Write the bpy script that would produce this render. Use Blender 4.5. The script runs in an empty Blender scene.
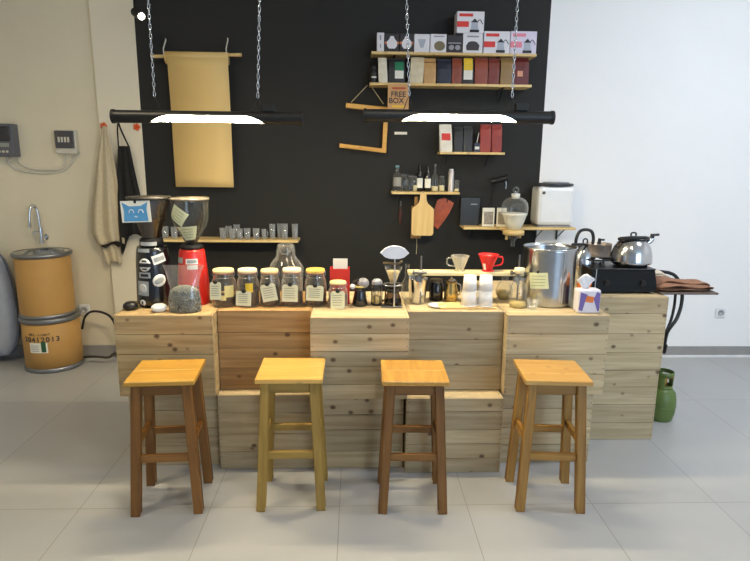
import bpy, bmesh, math, random
from mathutils import Matrix, Vector, Euler
random.seed(7)
C = bpy.context.scene.collection
PI = math.pi

# ------------------------------------------------------------------ camera
F, CX, CY, H = 580.0, 375.0, 280.5, 1.6
RM = (Matrix.Rotation(math.radians(-2.0), 3, 'Z') @ Matrix.Rotation(math.radians(90 - 11.9), 3, 'X')
      @ Matrix.Rotation(math.radians(0.6), 3, 'Z'))
cd = bpy.data.cameras.new('camera'); cam = bpy.data.objects.new('camera', cd); C.objects.link(cam)
cd.sensor_fit = 'HORIZONTAL'; cd.sensor_width = 36; cd.lens = F * 36 / 750; cd.clip_end = 60
cam.matrix_world = Matrix.Translation((0, 0, H)) @ RM.to_4x4()
bpy.context.scene.camera = cam

def ray(px, py): return RM @ Vector(((px - CX) / F, -(py - CY) / F, -1.0))
def wp(px, py, Y):                      # measured point at depth Y
    d = ray(px, py); t = Y / d.y; return Vector((d.x * t, Y, H + d.z * t))
def gp(px, py, z):                      # measured point on the level z
    d = ray(px, py); t = (z - H) / d.z; return Vector((d.x * t, d.y * t, z))
def mp(p): return -(RM.transposed() @ (Vector(p) - Vector((0, 0, H)))).z / F   # metres per pixel there

# ------------------------------------------------------------------ materials
def lin(c): return tuple((v / 255 / 12.92 if v / 255 <= .04045 else ((v / 255 + .055) / 1.055) ** 2.4) for v in c)
MATS = {}
def base_mat(name):
    m = bpy.data.materials.new(name); m.use_nodes = True
    nt = m.node_tree; b = nt.nodes['Principled BSDF']
    return m, nt, b
def mat(name, rgb, rough=.5, metal=0., var=.06, scale=12, coat=0., emit=None, estr=0., spec=.5, bump=0.):
    if name in MATS: return MATS[name]
    m, nt, b = base_mat(name)
    c = lin(rgb)
    tc = nt.nodes.new('ShaderNodeTexCoord'); nz = nt.nodes.new('ShaderNodeTexNoise')
    nz.inputs['Scale'].default_value = scale; nz.inputs['Detail'].default_value = 4
    nt.links.new(tc.outputs['Object'], nz.inputs['Vector'])
    rp = nt.nodes.new('ShaderNodeValToRGB')
    rp.color_ramp.elements[0].position = .3; rp.color_ramp.elements[1].position = .7
    rp.color_ramp.elements[0].color = (*[max(0, v * (1 - var)) for v in c], 1)
    rp.color_ramp.elements[1].color = (*[min(1, v * (1 + var)) for v in c], 1)
    nt.links.new(nz.outputs['Fac'], rp.inputs['Fac'])
    at = nt.nodes.new('ShaderNodeAttribute'); at.attribute_name = 'tint'
    mx = nt.nodes.new('ShaderNodeVectorMath'); mx.operation = 'SCALE'
    nt.links.new(rp.outputs['Color'], mx.inputs[0]); nt.links.new(at.outputs['Fac'], mx.inputs['Scale'])
    nt.links.new(mx.outputs['Vector'], b.inputs['Base Color'])
    b.inputs['Roughness'].default_value = rough; b.inputs['Metallic'].default_value = metal
    b.inputs['Coat Weight'].default_value = coat; b.inputs['Specular IOR Level'].default_value = spec
    if bump:
        bp = nt.nodes.new('ShaderNodeBump'); bp.inputs['Strength'].default_value = bump; bp.inputs['Distance'].default_value = .004
        nt.links.new(nz.outputs['Fac'], bp.inputs['Height']); nt.links.new(bp.outputs['Normal'], b.inputs['Normal'])
    if emit:
        b.inputs['Emission Color'].default_value = (*emit, 1); b.inputs['Emission Strength'].default_value = estr
    MATS[name] = m; return m
def wood(name, light, dark, axis='X', rough=.55, knots=.5, coat=0., scale=1.0):
    if name in MATS: return MATS[name]
    m, nt, b = base_mat(name); N = nt.nodes.new; L = nt.links.new
    tc = N('ShaderNodeTexCoord'); oi = N('ShaderNodeObjectInfo')
    at = N('ShaderNodeAttribute'); at.attribute_name = 'tint'
    off = N('ShaderNodeMath'); off.operation = 'MULTIPLY_ADD'; off.inputs[1].default_value = 37.0
    L(oi.outputs['Random'], off.inputs[0])
    o2 = N('ShaderNodeMath'); o2.operation = 'MULTIPLY'; o2.inputs[1].default_value = 91.0
    L(at.outputs['Fac'], o2.inputs[0]); L(o2.outputs[0], off.inputs[2])
    ad = N('ShaderNodeVectorMath'); ad.operation = 'ADD'
    L(tc.outputs['Object'], ad.inputs[0]); L(off.outputs[0], ad.inputs[1])
    mpn = N('ShaderNodeMapping')
    s = {'X': (2.2, 38, 38), 'Y': (38, 2.2, 38), 'Z': (38, 38, 2.2)}[axis]
    mpn.inputs['Scale'].default_value = [v * scale for v in s]
    L(ad.outputs['Vector'], mpn.inputs['Vector'])
    nz = N('ShaderNodeTexNoise'); nz.inputs['Scale'].default_value = 1.0; nz.inputs['Detail'].default_value = 5; nz.inputs['Distortion'].default_value = .6
    L(mpn.outputs['Vector'], nz.inputs['Vector'])
    rp = N('ShaderNodeValToRGB'); rp.color_ramp.elements[0].position = .3; rp.color_ramp.elements[1].position = .68
    rp.color_ramp.elements[0].color = (*lin(dark), 1); rp.color_ramp.elements[1].color = (*lin(light), 1)
    L(nz.outputs['Fac'], rp.inputs['Fac'])
    mk = N('ShaderNodeMapping'); k = {'X': (12, 12, 15), 'Y': (12, 12, 15), 'Z': (15, 12, 12)}[axis]; mk.inputs['Scale'].default_value = k
    L(ad.outputs['Vector'], mk.inputs['Vector'])
    vo = N('ShaderNodeTexVoronoi'); vo.inputs['Scale'].default_value = .9; L(mk.outputs['Vector'], vo.inputs['Vector'])
    kr = N('ShaderNodeValToRGB'); kr.color_ramp.elements[0].position = .10; kr.color_ramp.elements[1].position = .2
    kr.color_ramp.elements[0].color = (knots, knots, knots, 1); kr.color_ramp.elements[1].color = (0, 0, 0, 1)
    L(vo.outputs['Distance'], kr.inputs['Fac'])
    kx = N('ShaderNodeMix'); kx.data_type = 'RGBA'; kx.inputs['B'].default_value = (*lin((84, 54, 32)), 1)
    sp = N('ShaderNodeSeparateColor'); L(vo.outputs['Color'], sp.inputs['Color'])
    gt = N('ShaderNodeMath'); gt.operation = 'GREATER_THAN'; gt.inputs[1].default_value = .45; L(sp.outputs['Red'], gt.inputs[0])
    km = N('ShaderNodeMath'); km.operation = 'MULTIPLY'; L(kr.outputs['Color'], km.inputs[0]); L(gt.outputs[0], km.inputs[1])
    L(km.outputs[0], kx.inputs['Factor']); L(rp.outputs['Color'], kx.inputs['A'])
    sc = N('ShaderNodeVectorMath'); sc.operation = 'SCALE'
    L(kx.outputs['Result'], sc.inputs[0]); L(at.outputs['Fac'], sc.inputs['Scale'])
    L(sc.outputs['Vector'], b.inputs['Base Color'])
    b.inputs['Roughness'].default_value = rough; b.inputs['Coat Weight'].default_value = coat; b.inputs['Coat Roughness'].default_value = .25
    bp = N('ShaderNodeBump'); bp.inputs['Strength'].default_value = .15; bp.inputs['Distance'].default_value = .002
    L(nz.outputs['Fac'], bp.inputs['Height']); L(bp.outputs['Normal'], b.inputs['Normal'])
    MATS[name] = m; return m
def glass(name, tint=(.96, .97, .96), refl=.95, edge=.55, body=.0, bodyc=(.8, .8, .8), face=.05, power=2.2):
    """thin clear glass: see-through, reflecting more at grazing angles, with a diffuse veil that can stand in for caught light"""
    if name in MATS: return MATS[name]
    m, nt, b = base_mat(name); N = nt.nodes.new; L = nt.links.new
    nt.nodes.remove(b)
    tr = N('ShaderNodeBsdfTransparent'); tr.inputs['Color'].default_value = (*tint, 1)
    gl = N('ShaderNodeBsdfGlossy'); gl.inputs['Roughness'].default_value = .04; gl.inputs['Color'].default_value = (refl, refl, refl, 1)
    lw = N('ShaderNodeLayerWeight'); lw.inputs['Blend'].default_value = .5
    mr = N('ShaderNodeMapRange'); mr.inputs['To Min'].default_value = face; mr.inputs['To Max'].default_value = edge
    pw = N('ShaderNodeMath'); pw.operation = 'POWER'; pw.inputs[1].default_value = power; L(lw.outputs['Facing'], pw.inputs[0]); L(pw.outputs[0], mr.inputs['Value'])
    df = N('ShaderNodeBsdfDiffuse'); df.inputs['Color'].default_value = (*bodyc, 1)
    tl = N('ShaderNodeBsdfTranslucent'); tl.inputs['Color'].default_value = (*bodyc, 1)
    dm = N('ShaderNodeMixShader'); dm.inputs['Fac'].default_value = .5; L(df.outputs[0], dm.inputs[1]); L(tl.outputs[0], dm.inputs[2])
    ed = N('ShaderNodeMixShader'); ed.inputs['Fac'].default_value = body; L(gl.outputs[0], ed.inputs[1]); L(dm.outputs[0], ed.inputs[2])
    mx = N('ShaderNodeMixShader'); L(mr.outputs['Result'], mx.inputs['Fac']); L(tr.outputs[0], mx.inputs[1]); L(ed.outputs[0], mx.inputs[2])
    last = mx
    out = [n for n in nt.nodes if n.type == 'OUTPUT_MATERIAL'][0]
    L(last.outputs[0], out.inputs['Surface'])
    MATS[name] = m; return m

# ------------------------------------------------------------------ mesh builder
class MB:
    def __init__(s): s.v = []; s.f = []; s.mi = []; s.sm = []; s.t = []
    def add(s, vs, fs, mi=0, smooth=False, tint=1.0):
        o = len(s.v); s.v += [tuple(v) for v in vs]
        for f in fs: s.f.append(tuple(i + o for i in f)); s.mi.append(mi); s.sm.append(smooth); s.t.append(tint)
        return s
    def box(s, c, d, bev=0., rot=None, mi=0, tint=1.0):
        bm = bmesh.new(); bmesh.ops.create_cube(bm, size=1)
        for v in bm.verts: v.co = Vector((v.co.x * d[0], v.co.y * d[1], v.co.z * d[2]))
        if bev:
            bev = min(bev, min(d) * .45)
            bmesh.ops.bevel(bm, geom=list(bm.edges), offset=bev, segments=2 if bev > .004 else 1, affect='EDGES', profile=.5)
        M = Matrix.Translation(c) @ (rot.to_matrix().to_4x4() if isinstance(rot, Euler) else rot.to_4x4() if rot is not None else Matrix())
        bm.verts.index_update()
        s.add([M @ v.co for v in bm.verts], [[v.index for v in f.verts] for f in bm.faces], mi, False, tint)
        bm.free(); return s
    def bb(s, x0, x1, y0, y1, z0, z1, bev=0., mi=0, tint=1.0):
        return s.box(((x0 + x1) / 2, (y0 + y1) / 2, (z0 + z1) / 2), (abs(x1 - x0), abs(y1 - y0), abs(z1 - z0)), bev, None, mi, tint)
    def beam(s, p0, p1, w, d, bev=.002, up=(0, 1, 0), mi=0, tint=1.0, w2=None, d2=None):
        """tapered square bar from p0 to p1"""
        p0, p1 = Vector(p0), Vector(p1); a = (p1 - p0).normalized(); u = Vector(up)
        x = u.cross(a).normalized(); y = a.cross(x)
        w2 = w2 or w; d2 = d2 or d; vs = []
        for p, ww, dd in ((p0, w, d), (p1, w2, d2)):
            for i, j in ((-1, -1), (1, -1), (1, 1), (-1, 1)):
                ch = min(bev, ww * .3)
                for q in ((i * (ww / 2 - ch), j * dd / 2), (i * ww / 2, j * (dd / 2 - ch))) if i * j > 0 else ((i * ww / 2, j * (dd / 2 - ch)), (i * (ww / 2 - ch), j * dd / 2)):
                    vs.append(p + x * q[0] + y * q[1])
        n = 8
        fs = [tuple(range(n))[::-1], tuple(range(n, 2 * n))] + [(k, (k + 1) % n, n + (k + 1) % n, n + k) for k in range(n)]
        return s.add(vs, fs, mi, False, tint)
    def cyl(s, p0, p1, r0, r1=None, n=20, mi=0, tint=1.0, cap=True):
        r1 = r0 if r1 is None else r1; p0, p1 = Vector(p0), Vector(p1); a = (p1 - p0).normalized()
        x = a.orthogonal().normalized(); y = a.cross(x); vs = []
        for p, r in ((p0, r0), (p1, r1)):
            vs += [p + (x * math.cos(2 * PI * k / n) + y * math.sin(2 * PI * k / n)) * r for k in range(n)]
        s.add(vs, [(k, (k + 1) % n, n + (k + 1) % n, n + k) for k in range(n)], mi, True, tint)
        if cap: s.add(vs[:n], [tuple(range(n))[::-1]], mi, False, tint); s.add(vs[n:], [tuple(range(n))], mi, False, tint)
        return s
    def lathe(s, prof, c=(0, 0, 0), n=28, mi=0, tint=1.0, sx=1., sy=1., flat=False, M=None):
        vs = []; m = len(prof)
        for r, z in prof:
            for k in range(n):
                a = 2 * PI * k / n; q = Vector((r * math.cos(a) * sx, r * math.sin(a) * sy, z))
                vs.append((M @ q if M else q) + Vector(c))
        fs = []
        for i in range(m - 1):
            for k in range(n):
                fs.append((i * n + k, i * n + (k + 1) % n, (i + 1) * n + (k + 1) % n, (i + 1) * n + k))
        s.add(vs, fs, mi, not flat, tint)
        return s
    def tube(s, pts, r, n=8, closed=False, mi=0, tint=1.0, smooth_pts=0):
        pts = [Vector(p) for p in pts]
        if smooth_pts: pts = catmull(pts, smooth_pts, closed)
        N = len(pts); vs = []; prev = None
        for i, p in enumerate(pts):
            if closed: t = pts[(i + 1) % N] - pts[i - 1]
            else: t = pts[min(i + 1, N - 1)] - pts[max(i - 1, 0)]
            t.normalize()
            if prev is None: x = t.orthogonal().normalized()
            else:
                x = prev - t * prev.dot(t)
                x = x.normalized() if x.length > 1e-6 else t.orthogonal().normalized()
            prev = x; y = t.cross(x)
            rr = r[i] if isinstance(r, (list, tuple)) and len(r) == N else (r if not isinstance(r, (list, tuple)) else r[0])
            vs += [p + (x * math.cos(2 * PI * k / n) + y * math.sin(2 * PI * k / n)) * rr for k in range(n)]
        fs = []
        for i in range(N if closed else N - 1):
            j = (i + 1) % N
            for k in range(n): fs.append((i * n + k, i * n + (k + 1) % n, j * n + (k + 1) % n, j * n + k))
        s.add(vs, fs, mi, True, tint)
        if not closed: s.add(vs[:n], [tuple(range(n))[::-1]], mi, False, tint); s.add(vs[-n:], [tuple(range(n))], mi, False, tint)
        return s
    def prism(s, poly, M, d, mi=0, tint=1.0, smooth=False):
        """2-D outline (x, z) extruded by d along y, placed with M"""
        n = len(poly)
        vs = [M @ Vector((x, 0, z)) for x, z in poly] + [M @ Vector((x, d, z)) for x, z in poly]
        s.add(vs, [tuple(range(n)), tuple(range(n, 2 * n))[::-1]], mi, False, tint)
        s.add(vs, [(k, (k + 1) % n, n + (k + 1) % n, n + k) for k in range(n)], mi, smooth, tint)
        return s
    def blob(s, c, r, mi=0, tint=1.0, seg=8, rings=5, M=None):
        prof = [(max(1e-6, math.sin(PI * i / rings)), -math.cos(PI * i / rings)) for i in range(rings + 1)]
        vs = []
        for q, z in prof:
            for k in range(seg):
                a = 2 * PI * k / seg; v = Vector((q * math.cos(a) * r[0], q * math.sin(a) * r[1], z * r[2]))
                vs.append((M @ v if M else v) + Vector(c))
        fs = [(i * seg + k, i * seg + (k + 1) % seg, (i + 1) * seg + (k + 1) % seg, (i + 1) * seg + k) for i in range(rings) for k in range(seg)]
        return s.add(vs, fs, mi, True, tint)
    def patch(s, r, a0, a1, z0, z1, n=8, c=(0, 0), t=.0008, rot=0., disc=False, r_of=None, mi=0, tint=1.0):
        """a sticker wrapped on an upright round body; angle measured from the front (-y)"""
        ac, zc, aw, zh = (a0 + a1) / 2, (z0 + z1) / 2, (a1 - a0) / 2, (z1 - z0) / 2
        rad = r_of if r_of else (lambda z: r)
        def P(u, v, k):
            x = u * aw * r; z = v * zh
            x, z = x * math.cos(rot) - z * math.sin(rot), x * math.sin(rot) + z * math.cos(rot)
            a = ac + x / r; q = rad(zc + z) + k
            return (c[0] + q * math.sin(a), c[1] - q * math.cos(a), zc + z)
        if disc:
            m = 16; rings = 3; vs = [P(0, 0, t)]
            for j in range(1, rings + 1): vs += [P(j / rings * math.cos(2 * PI * k / m), j / rings * math.sin(2 * PI * k / m), t) for k in range(m)]
            vs += [P(math.cos(2 * PI * k / m), math.sin(2 * PI * k / m), 0) for k in range(m)]
            fs = [(0, 1 + k, 1 + (k + 1) % m) for k in range(m)]
            for j in range(rings): 
                a, b_ = 1 + j * m, 1 + (j + 1) * m
                fs += [(a + k, b_ + k, b_ + (k + 1) % m, a + (k + 1) % m) for k in range(m)]
            return s.add(vs, fs, mi, True, tint)
        vs = []; 
        for j in range(n + 1):
            for i in range(n + 1): vs.append(P(2 * i / n - 1, 2 * j / n - 1, t))
        fs = [(j * (n + 1) + i, j * (n + 1) + i + 1, (j + 1) * (n + 1) + i + 1, (j + 1) * (n + 1) + i) for j in range(n) for i in range(n)]
        return s.add(vs, fs, mi, True, tint)
    def build(s, name, mats, parent=None, kind=None, label=None, solid=0., sub=0, fixn=True):
        me = bpy.data.meshes.new(name)
        me.from_pydata(s.v, [], s.f); 
        me.polygons.foreach_set('material_index', s.mi); me.polygons.foreach_set('use_smooth', s.sm)
        at = me.attributes.new('tint', 'FLOAT', 'FACE'); at.data.foreach_set('value', s.t)
        for m in (mats if isinstance(mats, (list, tuple)) else [mats]): me.materials.append(m)
        if fixn:
            bm = bmesh.new(); bm.from_mesh(me); bmesh.ops.recalc_face_normals(bm, faces=bm.faces); bm.to_mesh(me); bm.free()
        o = bpy.data.objects.new(name, me); C.objects.link(o)
        if parent is not None: o.parent = parent
        if kind: o['kind'] = kind
        if label: o['label'] = label
        if solid:
            md = o.modifiers.new('thickness', 'SOLIDIFY'); md.thickness = solid; md.offset = 0
        if sub:
            md = o.modifiers.new('smooth', 'SUBSURF'); md.levels = sub; md.render_levels = sub
        return o
def catmull(p, k, closed=False):
    out = []; n = len(p)
    for i in range(n if closed else n - 1):
        a = p[i - 1] if (i > 0 or closed) else p[i] * 2 - p[i + 1]; b = p[i]; c = p[(i + 1) % n]
        d = p[(i + 2) % n] if (i + 2 < n or closed) else c * 2 - b
        for j in range(k):
            t = j / k
            out.append(.5 * ((2 * b) + (c - a) * t + (2 * a - 5 * b + 4 * c - d) * t * t + (3 * b - a - 3 * c + d) * t ** 3))
    if not closed: out.append(p[-1])
    return out
def thing(name, label, cat, loc=(0, 0, 0), rz=0., group=None):
    o = bpy.data.objects.new(name, None); C.objects.link(o); o.empty_display_size = .05
    o.location = loc; o.rotation_euler = (0, 0, rz); o['label'] = label; o['category'] = cat
    if group: o['group'] = group
    return o
def tag(o, label, cat, group=None):
    o['label'] = label; o['category'] = cat
    if group: o['group'] = group
    return o
def copy_tree(o, parent=None):
    c = o.copy(); C.objects.link(c)
    if parent is not None: c.parent = parent
    for ch in list(o.children): copy_tree(ch, c)
    return c
def text(name, body, size, m, parent, loc, rot=(PI / 2, 0, 0), ext=.0004, align='CENTER', label=None, bold=0.):
    cu = bpy.data.curves.new(name, 'FONT'); cu.body = body; cu.size = size; cu.extrude = ext; cu.offset = bold; cu.align_x = align; cu.align_y = 'CENTER'
    cu.materials.append(m); o = bpy.data.objects.new(name, cu); C.objects.link(o)
    bpy.context.view_layer.update()
    me = bpy.data.meshes.new_from_object(o.evaluated_get(bpy.context.evaluated_depsgraph_get())); me.name = name
    bpy.data.objects.remove(o); bpy.data.curves.remove(cu)
    at = me.attributes.new('tint', 'FLOAT', 'FACE'); at.data.foreach_set('value', [1.0] * len(me.polygons))
    me.materials.clear(); me.materials.append(m)
    o = bpy.data.objects.new(name, me); C.objects.link(o)
    o.parent = parent; o.location = loc; o.rotation_euler = rot
    return o
def struct(mb, name, m, **k): return mb.build(name, m, None, kind='structure', **k)
ORD = ['first', 'second', 'third', 'fourth', 'fifth', 'sixth', 'seventh', 'eighth', 'ninth', 'tenth', 'eleventh', 'twelfth']

# palette
PINE = wood('pine_crate', (204, 186, 150), (174, 153, 116), 'X', .65, .85)
PINE_A = wood('pine_crate_warm', (202, 176, 130), (170, 141, 96), 'X', .65, .85)
PINE_B = wood('pine_crate_brown', (200, 160, 106), (166, 124, 76), 'X', .65, .85)
PINE_S = wood('pine_shelf', (232, 205, 145), (206, 172, 108), 'X', .55, .4)
PLY = wood('cutting_board_wood', (228, 198, 136), (214, 180, 116), 'Z', .5, .0)
STEEL = mat('stainless_steel', (205, 207, 210), .16, 1., .03)
BRUSH = mat('brushed_steel', (186, 189, 193), .2, 1., .05, 30)
DARKSTEEL = mat('dull_steel', (120, 120, 120), .4, .9)
BLACKP = mat('black_plastic', (20, 20, 22), .38)
BLACKM = mat('matt_black', (14, 14, 15), .6)
WHITEP = mat('white_plastic', (226, 228, 230), .35, 0, .02)
PAPER = mat('white_paper', (232, 230, 218), .75, 0, .03)
NOTE = mat('pale_green_note', (210, 214, 178), .75, 0, .04)
CREAMTAG = mat('cream_tag_paper', (232, 230, 196), .75, 0, .04)
INK = mat('dark_ink', (58, 60, 62), .7)
KRAFT = mat('kraft_paper', (196, 152, 104), .75, 0, .06)
RED = mat('gloss_red', (205, 38, 28), .3, 0, .03, coat=.3)
GLASS = glass('clear_glass')
GLASSM = glass('light_veiled_glass', (.97, .98, .97), 1., .85, .35, (.9, .92, .92), .07, 2.6)  # pale edges painted in for the highlights clear glass would catch
JARG = glass('storage_jar_glass', (.97, .97, .95), 1., .85, .5, (.95, .90, .76), .09, 2.0)  # warm veil in the colour stands in for lamp light on jar walls
TUMG = glass('tumbler_glass', (.92, .94, .95), 1., .9, .6, (.85, .89, .95), .22, 1.6)  # blue-white veil in the colour stands in for refracted light
BEAN = mat('roasted_beans', (52, 32, 20), .45, 0, .5, 160, bump=1.)
CREAM = mat('cream_lid', (236, 222, 160), .5, 0, .03)
ORANGE = mat('orange_plastic', (222, 92, 40), .4)
RUBBERK = mat('black_rubber', (18, 18, 19), .55)

# ------------------------------------------------------------------ room
WY = 4.53
# floor with 60 cm tiles
def floor_mat():
    m, nt, b = base_mat('grey_floor_tiles'); N = nt.nodes.new; L = nt.links.new
    tc = N('ShaderNodeTexCoord'); mpn = N('ShaderNodeMapping'); mpn.inputs['Location'].default_value = (.07, -.05, 0)
    L(tc.outputs['Object'], mpn.inputs['Vector'])
    br = N('ShaderNodeTexBrick'); br.offset = 0; br.inputs['Scale'].default_value = 1
    br.inputs['Brick Width'].default_value = .6; br.inputs['Row Height'].default_value = 1.2
    br.inputs['Mortar Size'].default_value = .0022; br.inputs['Mortar Smooth'].default_value = .2; br.inputs['Bias'].default_value = 0
    br.inputs['Color1'].default_value = (*lin((180, 181, 182)), 1); br.inputs['Color2'].default_value = (*lin((175, 176, 177)), 1)
    br.inputs['Mortar'].default_value = (*lin((148, 144, 139)), 1)
    L(mpn.outputs['Vector'], br.inputs['Vector'])
    nz = N('ShaderNodeTexNoise'); nz.inputs['Scale'].default_value = 3.5; nz.inputs['Detail'].default_value = 6
    L(tc.outputs['Object'], nz.inputs['Vector'])
    rp = N('ShaderNodeValToRGB'); rp.color_ramp.elements[0].color = (.86, .86, .86, 1); rp.color_ramp.elements[1].color = (1.04, 1.04, 1.04, 1)
    L(nz.outputs['Fac'], rp.inputs['Fac'])
    mx = N('ShaderNodeMix'); mx.data_type = 'RGBA'; mx.blend_type = 'MULTIPLY'; mx.inputs['Factor'].default_value = 1
    L(br.outputs['Color'], mx.inputs['A']); L(rp.outputs['Color'], mx.inputs['B']); L(mx.outputs['Result'], b.inputs['Base Color'])
    rr = N('ShaderNodeMapRange'); rr.inputs['To Min'].default_value = .28; rr.inputs['To Max'].default_value = .45
    L(nz.outputs['Fac'], rr.inputs['Value']); L(rr.outputs['Result'], b.inputs['Roughness'])
    return m
def wall_mat(name, rgb, var=.04):
    m, nt, b = base_mat(name); N = nt.nodes.new; L = nt.links.new
    tc = N('ShaderNodeTexCoord'); nz = N('ShaderNodeTexNoise'); nz.inputs['Scale'].default_value = 1.3; nz.inputs['Detail'].default_value = 7; nz.inputs['Roughness'].default_value = .65
    L(tc.outputs['Object'], nz.inputs['Vector'])
    rp = N('ShaderNodeValToRGB'); c = lin(rgb)
    rp.color_ramp.elements[0].position = .3; rp.color_ramp.elements[1].position = .7
    rp.color_ramp.elements[0].color = (*[v * (1 - var) for v in c], 1); rp.color_ramp.elements[1].color = (*[min(1, v * (1 + var)) for v in c], 1)
    L(nz.outputs['Fac'], rp.inputs['Fac']); L(rp.outputs['Color'], b.inputs['Base Color'])
    b.inputs['Roughness'].default_value = .75
    n2 = N('ShaderNodeTexNoise'); n2.inputs['Scale'].default_value = 60; L(tc.outputs['Object'], n2.inputs['Vector'])
    bp = N('ShaderNodeBump'); bp.inputs['Strength'].default_value = .06; bp.inputs['Distance'].default_value = .003
    L(n2.outputs['Fac'], bp.inputs['Height']); L(bp.outputs['Normal'], b.inputs['Normal'])
    return m
WALLW = wall_mat('white_wall_paint', (240, 240, 240), .02)
WALLL = wall_mat('aged_white_wall_paint', (222, 213, 190), .05)
WALLS = wall_mat('cream_wall_paint', (228, 220, 200), .03)
WALLB = wall_mat('black_wall_paint', (27, 27, 26), .12)
CEIL = 3.35; XL, XR = -3.5, 4.2
struct(MB().bb(XL - .1, XR + .1, -3.2, WY + .3, -.06, 0), 'floor', floor_mat())
struct(MB().bb(XL - .1, XR + .1, -3.2, WY + .3, CEIL, CEIL + .06), 'ceiling', wall_mat('ceiling_paint', (215, 213, 208)))
xb0, xb1 = wp(140, 100, WY).x, wp(545.5, 90, WY).x
xs = wp(99.5, 130, WY).x
struct(MB().bb(xb0, xb1, WY, WY + .12, 0, CEIL), 'wall_back', WALLB)
struct(MB().bb(xb1, XR, WY, WY + .12, 0, CEIL), 'wall_back_white', WALLW)
struct(MB().bb(xs, xb0, WY, WY + .12, 0, CEIL), 'wall_back_strip', WALLS)
struct(MB().bb(XL, xs, WY + .04, WY + .12, 0, CEIL), 'wall_left_back', WALLL)
struct(MB().bb(XL - .1, XL, -3.2, WY + .2, 0, CEIL), 'wall_left', WALLL)
struct(MB().bb(XR, XR + .1, -3.2, WY + .2, 0, CEIL), 'wall_right', WALLW)
SKIRT = mat('grey_skirting_tile', (150, 148, 146), .35)
struct(MB().bb(xb1 + .2, XR, WY - .012, WY - .0005, 0, .095, .002), 'baseboard_right', SKIRT)
struct(MB().bb(XL, xs - .013, WY + .028, WY + .0395, 0, .095, .002), 'baseboard_left', SKIRT)
struct(MB().bb(xs + .0, xb0 + .3, WY - .012, WY - .0005, 0, .095, .002), 'baseboard_back', SKIRT)

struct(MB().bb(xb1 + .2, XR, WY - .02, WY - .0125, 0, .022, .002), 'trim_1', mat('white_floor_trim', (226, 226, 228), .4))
# ------------------------------------------------------------------ crate counter
ZT, ZM = .84, .415
def crate(x0, x1, yf, yb, z0, z1, label, nb=4, base=1.0, group=None, seed=0, PINE=PINE):
    rnd = random.Random(seed)
    r = thing('wooden_crate', label, 'crate', ((x0 + x1) / 2, yf, z0), 0, group)
    w, d, h = x1 - x0, yb - yf, z1 - z0; t = .014
    m = MB(); hh = (h - .0) / nb
    cuts = [0] + [hh * (i + 1) + rnd.uniform(-.012, .012) for i in range(nb - 1)] + [h]
    for i in range(nb): m.bb(-w / 2 + .0005, w / 2 - .0005, 0, t, cuts[i] + .0011, cuts[i + 1] - .0011, .0015, tint=base * rnd.uniform(.8, 1.12))
    front = m
    for sx in (-1, 1):
        m = MB(); cs = [0] + [hh * (i + 1) + rnd.uniform(-.012, .012) for i in range(nb - 1)] + [h]
        xa, xb = (-w / 2, -w / 2 + t) if sx < 0 else (w / 2 - t, w / 2)
        for i in range(nb): m.bb(xa + .0005, xb - .0005, t + .0005, d - t - .0005, cs[i] + .001, cs[i + 1] - .001, .0015, tint=base * rnd.uniform(.86, 1.1))
        m.build('side_panel', PINE, r)
    m = MB(); n2 = 3
    for i in range(n2): m.bb(-w / 2 + t + .0005, w / 2 - t - .0005, t + .0005 + (d - 2 * t) / n2 * i, t - .0005 + (d - 2 * t) / n2 * (i + 1), h - t, h - .0005, .0012, tint=base * rnd.uniform(.95, 1.1))
    m.build('top_panel', PINE, r)
    m = MB(); m.bb(-w / 2 + t, w / 2 - t, t, d - t, .001, t, .001); m.build('bottom_panel', PINE, r)
    m = MB()
    for i in range(nb): m.bb(-w / 2 + .0005, w / 2 - .0005, d - t, d, hh * i + .001, hh * (i + 1) - .001, .0015, tint=base * rnd.uniform(.9, 1.05))
    m.build('back_panel', PINE, r)
    m = front                                                   # nail heads down both ends of the front boards
    for i in range(nb):
        for sx in (-1, 1):
            for k in (.3, .7):
                z = cuts[i] + (cuts[i + 1] - cuts[i]) * k
                m.cyl((sx * (w / 2 - .009), -.0008, z), (sx * (w / 2 - .009), .002, z), .0028, n=8, mi=1)
    m.build('front_panel', [PINE, DARKSTEEL], r)
    return r
YB = 3.30
G = 'pine crates of the counter'
crate(-1.178, -.700, 2.770, YB, ZM, ZT, 'jutting upper pine crate under the black and red grinders', 4, .95, G, 1, PINE_A)
crate(-.698, -.221, 2.862, YB, ZM, ZT, 'set-back upper pine crate, browner, under the first glass jars', 4, .88, G, 2, PINE_B)
crate(-.219, .266, 2.727, YB, ZM, ZT, 'jutting upper pine crate in the middle of the counter', 5, .98, G, 3)
crate(.268, .762, 2.846, YB, ZM, ZT, 'set-back upper pine crate under the paper cups', 3, .92, G, 4)
crate(.764, 1.283, 2.777, 3.62, ZM, ZT, 'jutting upper pine crate under the big steel bucket', 4, 1.03, G, 5)
crate(-1.165, -.703, 2.835, YB, 0, ZM - .001, 'lower pine crate on the floor below the grinders', 4, .95, G, 6)
crate(-.699, -.215, 2.790, YB, 0, ZM - .001, 'lower pine crate on the floor behind the yellowest stool', 4, .97, G, 7)
crate(-.205, .253, 2.792, YB, 0, ZM - .001, 'lower pine crate in the middle with a row of dark knots', 4, .94, G, 8)
crate(.262, .757, 2.738, YB, 0, ZM - .001, 'lower pine crate with a bare top ledge, below the crate of the paper cups', 5, .97, G, 9)
crate(.768, 1.262, 2.835, 3.62, 0, ZM - .001, 'lower pine crate on the floor behind the stool by the gas cylinder', 4, 1.0, G, 10)
RZ = .86
crate(1.288, 1.748, 3.085, 3.62, .432, RZ, 'upper pine crate of the end block carrying the black stove', 4, 1.03, G, 11)
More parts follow.
